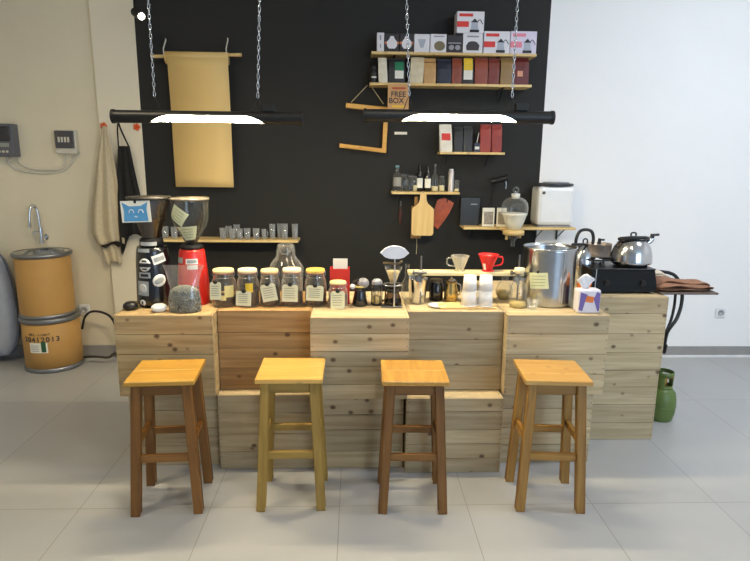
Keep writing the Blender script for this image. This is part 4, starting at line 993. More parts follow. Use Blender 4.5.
MB().lathe([(0, q(284.5)), (2.6 * s, q(284)), (6.6 * s, q(272)), (0, q(271))], (0, .03, 0), n=24).build('cone_filter', mat('tan_filter', (190, 172, 130), .8), r)
m = MB(); fan = []
for k in range(13): a_ = math.radians(160 - 140 * k / 12); fan.append((14.2 * s * math.cos(a_) * 1.06, q(258) + 13.4 * s * math.sin(a_) - 4 * s * 0 - .002))
lo = [(13 * s * .75 * (1 - 2 * k / 8), q(258.3) - .004 * math.sin(PI * k / 8)) for k in range(9)]
m.prism([(x + .4 * s, z) for x, z in [( -14 * s, q(252.2)), (-10 * s, q(248)), (-5 * s, q(245.8)), (0, q(245)), (5 * s, q(245.8)), (10 * s, q(248)), (14 * s, q(252.2)), (9 * s, q(256.6)), (4 * s, q(258)), (-4 * s, q(258)), (-9 * s, q(256.6))]], Matrix.Translation((0, -.03, 0)), .02)
m.build('filter_papers', mat('white_filter_papers', (224, 228, 240), .7), r)
r = thing('glass_server', 'dark glass server standing under the dripper stand cone', 'server', p + Vector((0, .03, .009)))
m = MB(); q0 = lambda py: q(py) - .009
m.lathe([(0, .001), (8.6 * s, .001), (9 * s, .008), (8.4 * s, q0(300)), (6 * s, q0(294)), (5 * s, q0(291)), (6.4 * s, q0(288.3))], n=28); m.build('bowl', glass('smoked_glass', (.35, .3, .25), .8, .5, .2, (.05, .04, .03)), r)
MB().lathe([(5.8 * s, q0(293)), (6.6 * s, q0(293)), (5.9 * s, q0(290.4)), (5.2 * s, q0(290.4))], n=24).build('collar', BLACKM, r)
MB().lathe([(0, .004), (8.2 * s, .004), (7.8 * s, q0(301)), (0, q0(301))], n=24).build('coffee', mat('black_coffee', (18, 12, 8), .2), r)

# drip bar: pale plank held by two clamp rods
Yk = 3.03
a, b = wp(408, 273.4, Yk), wp(523, 272.6, Yk); zk = wp(460, 271.2, Yk).z
r = thing('drip_bar', 'narrow pale plank raised on two clamp rods behind the cups', 'drip bar', ((a.x + b.x) / 2, Yk, ZT)); wb = (b.x - a.x) / 2; xc = (a.x + b.x) / 2
MB().bb(-wb, wb, -.03, .05, zk - ZT - .02, zk - ZT, .003).build('plank', mat('pale_oiled_plank', (222, 208, 160), .45, 0, .06), r)
for px, pt in ((419.8, 256), (516, 255)):
    x = wp(px, 280, Yk).x - xc; zt = wp(px, pt, Yk - .042).z - ZT
    MB().cyl((x, -.042, .0005), (x, -.042, zt), .0048, n=12).build('rod', DARKSTEEL, r)
    m = MB(); zc_ = zk - ZT - .01
    m.box((x, -.04, zc_ + .012), (.028, .026, .024), .004); m.cyl((x - .035, -.052, zc_ + .012), (x + .03, -.052, zc_ + .012), .007, n=12); m.cyl((x - .045, -.052, zc_ + .012), (x - .035, -.052, zc_ + .012), .013, n=12)
    m.box((x - .012, -.045, zc_ - .022), (.034, .024, .03), .004); m.cyl((x + .012, -.058, zc_ - .02), (x + .034, -.058, zc_ - .02), .006, n=10); m.build('clamp', DARKSTEEL, r)
    MB().cyl((x, -.042, zc_ - .05), (x, -.042, zc_ - .04), .011, n=14).build('collar', STEEL, r)
# clear ribbed dripper and red dripper on the plank
def dripper(px, wpx, pt, side, label, m_, rib):
    x = wp(px, 262, Yk).x; s = mp((x, Yk, zk)); h = wp(px, pt, Yk).z - zk
    r = thing('pour_over_dripper', label, 'dripper', (x, Yk + .008, zk), 0, 'drippers on the drip bar')
    R1 = wpx / 2 * s
    MB().lathe([(R1 * .22, .0008), (R1 * .62, .0008), (R1 * .64, .005), (R1 * .4, .007), (R1 * .22, .007)], n=32).build('foot_flange', m_, r)
    m = MB(); n = 48
    prof = [(R1 * .42, .0075), (R1 * .5, h * .2), (R1 * .74, h * .6), (R1 * .97, h * .97), (R1, h), (R1 * .93, h), (R1 * .7, h * .6), (R1 * .44, h * .2), (R1 * .3, .0075)]
    vs = []
    for i, (q_, z) in enumerate(prof):
        for k in range(n): 
            e = 1 + (rib if 0 < i < 4 else 0) * (1 if k % 4 < 2 else -1); a_ = 2 * PI * k / n; vs.append((q_ * e * math.cos(a_), q_ * e * math.sin(a_), z))
    m.add(vs, [(i * n + k, i * n + (k + 1) % n, (i + 1) * n + (k + 1) % n, (i + 1) * n + k) for i in range(len(prof) - 1) for k in range(n)], 0, rib == 0)
    m.build('cone', m_, r)
    MB().tube([(side * R1 * .9, 0, h * .86), (side * R1 * 1.42, 0, h * .8), (side * R1 * 1.36, 0, h * .42), (side * R1 * .62, 0, h * .3)], .0042, 8, smooth_pts=5).build('handle', m_, r)
    return r, R1, h
dripper(460.2, 18, 255.8, -1, 'clear ribbed dripper standing on the raised plank', glass('ribbed_clear', (.92, .91, .86), .95, .8, .5, (.88, .86, .76), .25), .03)
rr_, R1, h1 = dripper(488.5, 20, 254.5, 1, 'bright red dripper standing on the raised plank', mat('bright_red_plastic', (226, 30, 34), .3, 0, .03), 0)
MB().patch(R1 * .7, -.95, -.55, h1 * .12, h1 * .5, t=.004, r_of=lambda z: R1 * (.42 + .55 * z / h1)).build('gauge_window', WS, rr_)

# paper cups, upside down in two stacks under the plank
def paper_cup(px, pb, wpx, hh, z, label, Y):
    x = wp(px, 290, Y).x; s = mp((x, Y, z)); R1 = wpx / 2 * s
    r = thing('paper_cup', label, 'cup', (x, Y, z), 0, 'white paper cups on the counter')
    MB().lathe([(R1 * .93, .0005), (R1 * .97, .0005), (R1 * .8, hh), (0, hh), (0, hh - .004), (R1 * .76, hh - .004)], n=28).build('cup', mat('white_cup', (232, 230, 228), .55, 0, .02), r)
    MB().tube([(R1 * .97 * math.cos(a_), R1 * .97 * math.sin(a_), .003) for a_ in [2 * PI * k / 28 for k in range(28)]], .0026, 6, True).build('rim', mat('white_cup', (232, 230, 228), .55, 0, .02), r)
Yc = 2.925
hc = (wp(470, 276.5, Yc).z - ZT - .012)
for px, tx in ((469.3, 'beside the brass pitcher'), (485.2, 'under the red dripper')):
    paper_cup(px, 0, 16.5, hc * .56, ZT + .0125, 'lower white paper cup of the stack ' + tx, Yc)
    paper_cup(px + .3, 0, 15, hc * .56, ZT + .0125 + hc * .44 + .006, 'upper white paper cup of the stack ' + tx, Yc)
a, b = gp(440, 306.5, ZT), gp(497, 306.5, ZT)
tag(MB().bb(wp(440, 305, 2.89).x, wp(497, 305, 2.89).x, 2.885, 3.0, ZT + .0005, ZT + .012, .003).build('serving_board', PINE_S), 'thin pale board under the paper cups', 'board')

# steel tumbler, dark bottle, brass pitcher, flask
def round_thing(name, label, cat, px, wpx, pt, pb, prof, m_, back=0., group=None, n=28, part='body', z=ZT):
    p = gp(px, pb, z); k = mp(p); R1 = wpx / 2 * k; p = Vector((p.x, p.y + R1 + back, z)); p.x = wp(px, (pt + pb) / 2, p.y).x; R1 = wpx / 2 * mp(p)
    h = wp(px, pt, p.y).z - z
    r = thing(name, label, cat, p, 0, group)
    m = MB(); m.lathe([(a * R1, max(.0008, b * h)) for a, b in prof], n=n); m.build(part, m_, r)
    return r, R1, h, p
r, R1, h, p = round_thing('steel_tumbler', 'shiny steel tumbler under the end of the raised plank', 'tumbler', 417.5, 20, 277.5, 305, [(0, 0), (.74, 0), (.78, .03), (1, .97), (1.02, 1), (.97, 1), (.74, .05), (0, .05)], STEEL)
round_thing('glass_flask', 'small clear flask behind the steel tumbler', 'flask', 407, 12, 264, 302, [(0, 0), (.9, 0), (1, .08), (.9, .45), (.4, .62), (.34, .96), (.42, 1)], GLASSM, .06)
r, R1, h, p = round_thing('dark_jar', 'dark brown glass jar between the tumbler and brass pitcher', 'jar', 436, 14, 279, 302.5, [(0, 0), (.94, 0), (1, .05), (1, .74), (.8, .84), (.8, .86)], DKB, .02)
MB().cyl((0, 0, h * .865), (0, 0, h), R1 * .88, n=20).build('lid', mat('dull_lid', (90, 84, 70), .4, .6), r)
r, R1, h, p = round_thing('milk_pitcher', 'small brass-tinted steel pitcher beside the paper cups', 'pitcher', 451, 14, 281, 302.5, [(0, 0), (.9, 0), (1, .08), (.98, .5), (.74, .82), (.8, 1), (.74, 1), (.68, .82), (.9, .5), (.9, .08), (0, .06)], mat('brass_tinted_steel', (206, 182, 120), .2, .9), .0)
MB().tube([(R1 * .7, 0, h * .9), (R1 * 1.3, -.01, h * .8), (R1 * 1.25, -.01, h * .4), (R1 * .95, 0, h * .28)], .004, 6, smooth_pts=3).build('handle', STEEL, r)
m = MB(); m.lathe([(0, h), (R1 * .7, h), (R1 * .5, h * 1.1), (R1 * .12, h * 1.14), (R1 * .14, h * 1.2), (0, h * 1.22)], n=20); m.build('lid', STEEL, r)
tag(MB().lathe([(0, .0008), (.03, .0008), (.048, .012), (.046, .013), (.028, .004), (0, .004)], (*gp(437, 306.8, ZT).xy, ZT), 28).build('saucer', WHITEP), 'white saucer on the counter before the dark jar', 'saucer')
r, R1, h, p = round_thing('glass_flask', 'round glass flask with yellow coffee behind the clamp rod', 'flask', 504.5, 17, 272, 302, [(0, 0), (.7, 0), (1, .18), (1, .36), (.7, .58), (.36, .68), (.34, .96), (.42, 1)], GLASSM, .03)
MB().lathe([(0, .004), (R1 * .66, .004), (R1 * .94, h * .18), (R1 * .94, h * .3), (0, h * .3)], n=24).build('coffee', mat('amber_liquid', (200, 176, 110), .3), r)
r, R1, h, p = round_thing('glass_bottle', 'tall clear glass bottle with a pale stopper before the steel bucket', 'bottle', 518.5, 17, 268, 309, [(0, 0), (.95, 0), (1, .04), (1, .5), (.6, .66), (.48, .74), (.48, .9)], GLASSM)
MB().lathe([(0, h * .86), (R1 * .44, h * .86), (R1 * .58, h * .92), (R1 * .58, h), (0, h)], n=20).build('stopper', mat('pale_stopper', (232, 220, 180), .5), r)
MB().lathe([(0, .004), (R1 * .92, .004), (R1 * .92, h * .14), (0, h * .14)], n=22).build('water', mat('amber_liquid', (200, 176, 110), .3), r)
round_thing('shot_glass', 'low clear glass at the foot of the steel bucket', 'glass', 532.5, 11, 299, 310.5, [(0, 0), (.84, 0), (.88, .06), (1, 1), (.93, 1), (.8, .12), (0, .12)], GLASSM)

# big steel bucket
p = gp(547.5, 308.5, ZT); s = mp(p); Rb = 26 * s; p = Vector((wp(548, 280, p.y + Rb).x, p.y + Rb, ZT)); Rb = 25.4 * mp(p + Vector((0, 0, .1))); hb = wp(551.5, 246.8, p.y - 0).z - ZT
r = thing('steel_bucket', 'big open steel bucket with a note stuck on', 'bucket', p)
m = MB()
m.lathe([(0, .002), (Rb * .97, .002), (Rb * .985, .01), (Rb * .995, .02), (Rb, hb - .01), (Rb * 1.01, hb), (Rb * .975, hb), (Rb * .96, hb - .012), (Rb * .94, .012), (0, .012)], n=56); m.build('drum', BRUSH, r)
m = MB(); m.tube([(Rb * 1.005 * math.cos(a_), Rb * 1.005 * math.sin(a_), hb) for a_ in [2 * PI * k / 56 for k in range(56)]], .0035, 6, True); m.build('rolled_rim', STEEL, r)
a_ = math.radians(14); MB().bb(-.004, .004, -.0022, .001, .02, hb - .012, .001).build('seam', BRUSH, r).location = (Rb * .996 * math.sin(a_), -Rb * .996 * math.cos(a_), 0)
r.children[-1].rotation_euler = (0, 0, a_)
z0, z1 = wp(535, 290, p.y - Rb).z - ZT, wp(535, 274, p.y - Rb).z - ZT
ang = -math.asin(17 / 27); hw = 9 * mp(p) / Rb / math.cos(ang) * .8
MB().patch(Rb, ang - hw, ang + hw, z0, z1, rot=.12, t=.003).build('sticky_note', NOTE, r)
m = MB()
for k in range(4): zc_ = z0 + (z1 - z0) * (.2 + .2 * k); m.patch(Rb, ang - hw * .7, ang + hw * .7, zc_ - .0013, zc_ + .0013, rot=.12, t=.0038)
m.build('handwriting', mat('olive_ink', (120, 132, 84), .7), r)
MB().blob((Rb * math.sin(ang - .06), -Rb * math.cos(ang - .06) - .004, z1 + .004), (.007, .005, .008), seg=10, rings=6).build('magnet', BLACKM, r)

# tissue pack and printed pouch beside it
p = gp(588.5, 313.5, ZT); p = Vector((p.x, p.y, ZT)); s = mp(p); q = lambda py: hz(588.5, py, p.y)
r = thing('tissue_pack', 'purple, orange and white tissue pack with a tissue pulled up', 'tissue pack', p)
w, h = 22.5 * s, q(290)
m = MB(); m.box((0, .035, h / 2), (w, .07, h - .001), .008); m.build('pack', mat('white_film_pack', (222, 218, 228), .4, 0, .04), r)
PUR = mat('purple_print', (116, 98, 164), .45); m = MB()
m.prism([(-w * .46, h * .15), (-w * .3, h * .1), (-w * .2, h * .5), (-w * .1, h * .8), (-w * .42, h * .9)], Matrix.Translation((0, -.0008, 0)), .0012); m.prism([(w * .46, h * .12), (w * .38, h * .1), (w * .18, h * .6), (w * .3, h * .92), (w * .46, h * .85)], Matrix.Translation((0, -.0008, 0)), .0012); m.build('purple_print', PUR, r)
m = MB(); m.prism([(-w * .2, h * .5), (w * .16, h * .45), (w * .2, h * .7), (-w * .14, h * .76)], Matrix.Translation((0, -.001, 0)), .0012); m.build('orange_print', mat('orange_film', (226, 120, 46), .45), r)
m = MB(); vs = []
for j, (z, hw_) in enumerate(((h - .004, .14), (h + .02, .2), (q(282), .3), (q(278), .42), (q(275), .34))):
    for i in range(7):
        u = i / 6 * 2 - 1; vs.append((u * hw_ * w - w * .1, .04 + .008 * math.sin(i * 2.1 + j), z - abs(u) * .006 * j))
m.add(vs, [(j * 7 + i, j * 7 + i + 1, (j + 1) * 7 + i + 1, (j + 1) * 7 + i) for j in range(4) for i in range(6)], 0, True); m.build('tissue', mat('white_tissue', (240, 240, 244), .8), r, solid=.002, fixn=False)
p2 = Vector((wp(581.5, 296, p.y + .105).x, p.y + .105, ZT))
r = thing('snack_pouch', 'orange and purple pouch between the bucket and tissue pack', 'pouch', p2); hz2 = wp(576, 277.5, p2.y).z - ZT
m = MB(); m.box((.004, 0, hz2 * .36), (.06, .04, hz2 * .71), .012); m.build('lower_half', mat('dark_purple_film', (58, 34, 74), .35), r)
m = MB(); m.prism([(-.026, hz2 * .62), (.034, hz2 * .62), (.045, hz2 * .9), (.01, hz2), (-.022, hz2 * .9)], Matrix.Translation((0, -.016, 0)), .03); m.build('upper_half', mat('bright_orange_film', (236, 128, 30), .35), r)

# ------------------------------------------------------------------ stove, kettles, pan
p0 = gp(593, 292.5, RZ); yf = 3.16
x0, x1 = wp(592, 291, yf).x, wp(656, 291, yf).x
r = thing('gas_stove', 'black two-burner gas stove on the end block', 'stove', ((x0 + x1) / 2, yf, RZ)); w = x1 - x0
hs = wp(630, 270, yf + .03).z - RZ; dS = .34
m = MB()
pr = [(0, .012), (0, .05), (.035, hs), (dS, hs), (dS, .012)]
vs = [(-w / 2 if k == 0 else w / 2, y, z) for k in (0, 1) for y, z in pr]
m.add(vs, [(0, 1, 2, 3, 4), (9, 8, 7, 6, 5)] + [(i, 5 + i, 5 + (i + 1) % 5, (i + 1) % 5) for i in range(5)]); m.build('body', mat('black_enamel', (9, 9, 10), .35, spec=.25), r)
m = MB(); m.bb(-w / 2 - .004, w / 2 + .004, .03, dS + .004, hs - .0005, hs + .006, .002); m.build('top_plate', mat('black_glass_top', (10, 10, 11), .3, spec=.25), r)
m = MB()
for sx in (-1,): m.tube([(sx * (w / 2 - .012), -.003, .03), (sx * (w / 2 - .03), .032, hs + .004)], .004, 6)
m.build('side_trim', BRUSH, r)
for sx in (-.28, .28):
    MB().cyl((sx * w, .012, hs * .5), (sx * w, -.012, hs * .46), .015, n=18).build('knob', BLACKP, r)
for k in range(4): MB().cyl(((-1 if k % 2 else 1) * (w / 2 - .03), .03 + (k // 2) * (dS - .06), 0.0005), ((-1 if k % 2 else 1) * (w / 2 - .03), .03 + (k // 2) * (dS - .06), .013), .012, n=12).build('foot', RUBBERK, r)
xk = wp(632, 250, yf + .15).x - (x0 + x1) / 2
def trivet(x, y, up=0.):
    m = MB(); R1 = .085; hs0 = hs
    m.tube([(x + R1 * math.cos(a_), y + R1 * math.sin(a_), hs + up + .011) for a_ in [2 * PI * k / 24 for k in range(24)]], .005, 6, True)
    for k in range(5):
        a_ = 2 * PI * k / 5 + .3; m.beam((x + .02 * math.cos(a_), y + .02 * math.sin(a_), hs + up + .016), (x + (R1 + .014) * math.cos(a_), y + (R1 + .014) * math.sin(a_), hs + up + .016), .007, .01, .001, up=(0, 0, 1))
    m.build('trivet', BLACKM, r)
    if up: [MB().cyl((x + .07 * math.cos(a_), y + .07 * math.sin(a_), hs + .006), (x + .07 * math.cos(a_), y + .07 * math.sin(a_), hs + up), .006, n=8).build('trivet_leg', BLACKM, r) for a_ in (.5, 2.6, 4.7)]
    MB().cyl((x, y, hs + .006), (x, y, hs + .012), .035, n=20).build('burner', DARKSTEEL, r)
trivet(xk, .15); trivet(-.085, .22, .024)
zst = RZ + hs + .0215
# kettle
kY = yf + .15; kx = xk + (x0 + x1) / 2; s = mp((kx, kY, zst)); Rk = 18.8 * s
hk = wp(632, 237, kY).z - zst
r = thing('kettle', 'shiny steel kettle with black knobs on the stove', 'kettle', (kx, kY, zst), 0, 'steel kettles')
m = MB(); prof = [(0, .001), (Rk * 1.0, .001), (Rk * 1.04, .006), (Rk * 1.04, hk * .1), (Rk * 1.02, hk * .3), (Rk * .98, hk * .47), (Rk * .9, hk * .64), (Rk * .78, hk * .79), (Rk * .63, hk * .91), (Rk * .47, hk * .965), (Rk * .42, hk * .97)]
m.lathe(prof, n=44); m.build('body', STEEL, r)
MB().lathe([(0, hk * .972), (Rk * .44, hk * .972), (Rk * .4, hk * 1.0), (Rk * .12, hk * 1.04), (0, hk * 1.04)], n=28).build('lid', STEEL, r)
MB().tube([(-.014, 0, hk * 1.03), (-.014, 0, hk * 1.14), (0, 0, hk * 1.17), (.014, 0, hk * 1.14), (.014, 0, hk * 1.03)], .005, 8, smooth_pts=3).build('lid_knob', BLACKP, r)
# fold-down handle lying round the lid
MB().tube([(-Rk * .78, -.01, hk * .93), (-Rk * .72, -Rk * .3, hk * .97), (-Rk * .2, -Rk * .52, hk * 1.02), (Rk * .35, -Rk * .5, hk * 1.02), (Rk * .66, -Rk * .2, hk * .98), (Rk * .66, .01, hk * .95)], .0105, 10, smooth_pts=4).build('handle', BLACKP, r)
m = MB(); m.tube([(Rk * .72, 0, hk * .74), (Rk * .93, 0, hk * .86), (Rk * 1.02, 0, hk * .95)], [.016, .016, .016], 12, smooth_pts=0); m.build('spout', STEEL, r)
m = MB(); m.cyl((Rk * .98, 0, hk * .93), (Rk * 1.06, 0, hk * 1.12), .013, .01, n=14); m.tube([(Rk * .93, 0, hk * 1.08), (Rk * 1.36, 0, hk * 1.1)], .0075, 8); m.build('whistle_cap', BLACKP, r)
# saucepan on the rear burner
sx_ = (x0 + x1) / 2 - .085; sY = yf + .22
s = mp((sx_, sY, zst)); r = thing('saucepan', 'small steel saucepan with a black handle behind the kettle', 'saucepan', (sx_ + .01, sY, zst + .024)); Rp = 12.5 * s; hp_ = wp(604, 243.5, sY).z - zst - .024
m = MB(); m.lathe([(0, .001), (Rp * .86, .001), (Rp * .95, .01), (Rp, hp_), (Rp * 1.04, hp_), (Rp * .96, hp_ - .002), (Rp * .9, .012), (0, .006)], n=36); m.build('pan', mat('dull_copper_steel', (206, 190, 176), .42, .6), r)
MB().tube([(-Rp * .98, -.01, hp_ * .86), (-Rp * 1.5, -.04, hp_ * 1.0), (-Rp * 2.5, -.07, hp_ * 1.05)], .0075, 8, smooth_pts=3).build('handle', BLACKP, r)
# second kettle, standing on the block behind the bucket
k2Y = 3.4; k2 = Vector((wp(583.5, 260, k2Y).x, k2Y, ZT)); s = mp(k2)
x2b = k2.x
r = thing('kettle', 'steel kettle with an arched black handle behind the steel bucket', 'kettle', k2, 0, 'steel kettles'); q = lambda py: wp(584.5, py, k2Y).z - ZT
MB().lathe([(0, .001), (10.5 * s, .001), (11.5 * s, .012), (11.5 * s, q(262)), (9.8 * s, q(252)), (6 * s, q(245.5)), (4 * s, q(244.5)), (3.8 * s, q(243.4)), (0, q(243))], n=36).build('body', STEEL, r)
MB().tube([(-2 * s, -.004, q(243.5)), (-2 * s, -.004, q(240)), (0, -.004, q(238.6)), (2 * s, -.004, q(240)), (2 * s, -.004, q(243.5))], .0045, 8, smooth_pts=3).build('lid_knob', BLACKP, r)
MB().tube([(-8.6 * s, 0, q(250)), (-9 * s, 0, q(239)), (-6 * s, 0, q(231.5)), (0, 0, q(229.6)), (5.6 * s, 0, q(231.5)), (8 * s, 0, q(238)), (7.6 * s, 0, q(247))], .0095, 10, smooth_pts=4).build('handle', BLACKP, r)
MB().tube([(8 * s, -.01, q(255)), (12 * s, -.015, q(246)), (13 * s, -.015, q(243))], .01, 10).build('spout', STEEL, r)
m = MB(); m.cyl((13 * s, -.015, q(243.5)), (13.4 * s, -.015, q(238)), .011, .009, n=12); m.tube([(13.4 * s, -.015, q(239.5)), (18 * s, -.015, q(239.3))], .006, 8); m.build('whistle_cap', BLACKP, r)

# thin board jutting past the block, folded cloths, hose, cylinder
yb_ = 3.2; xa, xb_ = wp(655, 296, yb_).x, wp(712, 296, yb_).x
tag(MB().bb(xa, xb_, yb_ - .06, yb_ + .16, RZ + .0005, RZ + .012, .003).build('jutting_board', mat('dark_stained_board', (88, 74, 66), .5)), 'thin dark board jutting out past the end block', 'board')
def cloth(name, label, rgb, pts, Y0, z0, wave, bump_=.5):
    """a folded, rumpled cloth: rows along x, each row an upright cross-section loop"""
    m_ = mat('cloth_%s' % name, rgb, .9, 0, .15, 40, bump=bump_)
    rnd = random.Random(5); xm = sum(p[0] for p in pts) / len(pts); r = thing('folded_cloth', label, 'cloth', (xm, Y0, z0))
    for layer, (dz, dyo, sc, tn) in enumerate(((0, 0, 1., 1.), (.33, -.012, .92, .94), (.62, .016, .78, 1.05))):
        m = MB(); vs = []; n = 14; N = len(pts)
        for i, (x, hh, d) in enumerate(pts):
            for k in range(n):
                a_ = 2 * PI * k / n
                y = math.cos(a_) * d / 2 * sc + dyo; z = hh * (dz + .19 + .17 * math.sin(a_)) + .006 * math.sin(i * 1.7 + k + layer) * wave + rnd.uniform(-.004, .004)
                vs.append((x - xm, y + .006 * math.sin(i * 1.3 + layer * 2) * wave, max(.001, z)))
        fs = [(i * n + k, i * n + (k + 1) % n, (i + 1) * n + (k + 1) % n, (i + 1) * n + k) for i in range(N - 1) for k in range(n)] + [tuple(range(n))[::-1], tuple(range((N - 1) * n, N * n))]
        m.add(vs, fs, 0, True, tn); m.build('cloth_fold', m_, r, sub=1)
    return r
X = lambda px: wp(px, 290, yb_).x
cloth('brown', 'brown cloth folded along the jutting dark board', (146, 106, 82), [(X(654.5), .02, .12), (X(658), .05, .17), (X(664), .07, .18), (X(672), .066, .18), (X(682), .056, .17), (X(692), .048, .16), (X(702), .05, .15), (X(709), .045, .13), (X(715), .02, .08)], yb_ + .045, RZ + .0125, 1.)
cloth('cream', 'crumpled cream cloth lying behind the brown cloth', (214, 200, 178), [(X(660), .03, .04), (X(664), .085, .06), (X(672), .1, .06), (X(682), .08, .06), (X(692), .03, .04)], yb_ + .185, RZ + .0005, 1.)
m = MB(); hy = yf + .3
hp0 = Vector((x1 - .03, yf + .345, RZ + .06))
pts = [hp0, wp(668, 272.5, 3.55), wp(680, 284, 3.56), wp(682, 300, 3.56), wp(677, 318, 3.5), wp(667, 333, 3.42), wp(664, 352, 3.36), Vector((1.90, 3.33, .50))]
m.tube(pts, .011, 10, smooth_pts=5); r = m.build('gas_hose', RUBBERK); tag(r, 'black rubber gas hose looping from stove to green cylinder', 'hose')
m = MB(); pts = [wp(674, 283, 3.6), wp(675, 300, 3.61), wp(671, 320, 3.56), wp(664, 336, 3.5)]
m.tube([Vector((x1 - .08, yf + .345, RZ + .05)), wp(660, 276, 3.58)] + pts, .009, 10, smooth_pts=5); tag(m.build('gas_hose', RUBBERK), 'second black hose inside the loop of the first', 'hose')
# gas cylinder
p = gp(665, 425, 0); cY = p.y + .1; s = mp((p.x, cY, .2)); cxx = wp(661, 405, cY).x; Rc = 13.2 * s
r = thing('gas_cylinder', 'green gas cylinder on the floor behind the end block', 'gas cylinder', (cxx, cY, 0)); q = lambda py: wp(662, py, cY).z
GRN = mat('green_cylinder_paint', (96, 118, 58), .4, 0, .1, 10)
MB().lathe([(Rc * .74, .0008), (Rc * .76, .0008), (Rc * .74, q(419)), (Rc * .7, q(419)), (Rc * .7, .0008)], n=32).build('foot_ring', GRN, r)
MB().lathe([(0, q(423)), (Rc * .5, q(422)), (Rc * .86, q(417)), (Rc, q(410)), (Rc, q(398)), (Rc * .9, q(391)), (Rc * .6, q(386.5)), (Rc * .2, q(385)), (0, q(385))], n=36).build('tank', GRN, r)
m = MB(); m.tube([(Rc * 1.003 * math.cos(a_), Rc * 1.003 * math.sin(a_), q(404)) for a_ in [2 * PI * k / 32 for k in range(32)]], .004, 6, True); m.build('weld_seam', GRN, r)
m = MB(); m.lathe([(Rc * .60, q(387.5)), (Rc * .64, q(387.5)), (Rc * .64, q(384)), (Rc * .60, q(384))], n=32)
m.lathe([(Rc * .60, q(375)), (Rc * .66, q(375)), (Rc * .67, q(371)), (Rc * .61, q(371))], n=32)
for a0 in (-2.75, -.35, 1.3):
    vs = []
    for rr0 in (Rc * .60, Rc * .655):
        for z in (q(385), q(374)): vs += [(rr0 * math.cos(a0 + .8 * k / 6), rr0 * math.sin(a0 + .8 * k / 6), z) for k in range(7)]
    fs = []
    for k in range(6): fs += [(k, k + 1, 8 + k, 7 + k), (14 + k, 15 + k, 22 + k, 21 + k)]
    fs += [(0, 7, 21, 14), (6, 13, 27, 20)]
    m.add(vs, fs, 0, True)
m.build('collar_guard', GRN, r)
m = MB(); m.cyl((0, 0, q(386)), (0, 0, q(376)), .02, n=14); m.cyl((0, 0, q(377)), (.05, -.02, q(376)), .012, n=10); m.build('valve', mat('brass', (190, 150, 80), .35, .9), r)

# ------------------------------------------------------------------ fibre drums with the wash basin
FIB = mat('tan_fibre_drum', (192, 148, 84), .55, 0, .05, 6); RIMM = mat('galvanised_rim', (140, 142, 146), .38, .85)
pB = gp(54, 374, 0); R1 = 26.6 * mp((pB.x, pB.y + .2, .2)); dY = pB.y + R1; dx = wp(53.5, 345, dY).x
hl = wp(52, 313, dY).z
r = thing('fibre_drum', 'tan fibre drum with printed numbers standing on the floor', 'drum', (dx, dY, 0), 0, 'stacked fibre drums')
MB().lathe([(0, .006), (R1 * .97, .006), (R1 * .975, hl * .5), (R1 * .97, hl - .006), (0, hl - .006)], n=48).build('shell', FIB, r)
m = MB(); m.lathe([(R1 * .95, .0005), (R1 * 1.0, .0005), (R1 * 1.02, .012), (R1 * 1.0, .03), (R1 * .975, .034)], n=48); m.build('bottom_rim', RIMM, r)
m = MB(); m.lathe([(R1 * .9, hl - .04), (R1 * 1.0, hl - .04), (R1 * 1.03, hl - .026), (R1 * 1.03, hl - .014), (R1 * 1.0, hl - .001), (R1 * .9, hl - .001)], n=48); m.build('top_rim', RIMM, r)
def ring_text(body, size, z, R_, a0, da, par, m_):
    for i, ch in enumerate(body):
        if ch == ' ': continue
        a_ = a0 + da * i
        text('lettering', ch, size, m_, par, (R_ * math.sin(a_), -R_ * math.cos(a_), z), (PI / 2, 0, a_), .0006, bold=size * .022)
zt_ = wp(50, 340.5, dY - R1).z
ring_text('20412013', .052, zt_, R1 * .985, -.5, .165, r, INK)
ring_text('NEL.LIGHT', .022, wp(50, 335.2, dY - R1).z, R1 * .985, -.3, .085, r, INK)
zl0, zl1 = wp(44, 353.5, dY - R1).z, wp(44, 343.5, dY - R1).z
MB().patch(R1 * .977, -.36, .3, zl0, zl1, t=.001).build('paper_label', PAPER, r)
MB().patch(R1 * .977, .08, .24, zl0 + .006, zl1 + .006, t=.0016).build('green_label', mat('dark_green_print', (44, 92, 60), .6), r)
m = MB()
for k in range(4): m.patch(R1 * .977, -.32, 0, zl0 + .012 + .014 * k, zl0 + .016 + .014 * k, t=.0016)
m.build('label_lines', GR, r)
# upper drum
ux = wp(45.5, 285, dY - .01).x; hu = wp(43, 251, dY).z - hl
r = thing('fibre_drum', 'tan fibre drum on top, holding the steel wash basin', 'drum', (ux, dY - .01, hl), 0, 'stacked fibre drums'); R2 = R1 * .935
m = MB()
m.lathe([(0, .008), (R2 * .95, .008), (R2 * .975, .02), (R2 * .98, hu * .5), (R2 * .975, hu - .012)], n=48); m.build('shell', FIB, r)
m = MB(); m.lathe([(R2 * .94, .0005), (R2 * 1.0, .0005), (R2 * 1.02, .01), (R2 * 1.0, .024), (R2 * .97, .027)], n=48); m.build('bottom_rim', RIMM, r)
m = MB(); m.lathe([(R2 * .975, hu - .03), (R2 * 1.02, hu - .03), (R2 * 1.06, hu - .018), (R2 * 1.06, hu - .006), (R2 * 1.03, hu), (R2 * .96, hu)], n=48); m.build('top_rim', RIMM, r)
m = MB(); m.lathe([(R2 * .965, hu - .002), (R2 * .9, hu - .006), (R2 * .84, hu - .045), (R2 * .6, hu - .075), (R2 * .1, hu - .085), (0, hu - .085)], n=48); m.build('wash_basin', STEEL, r)
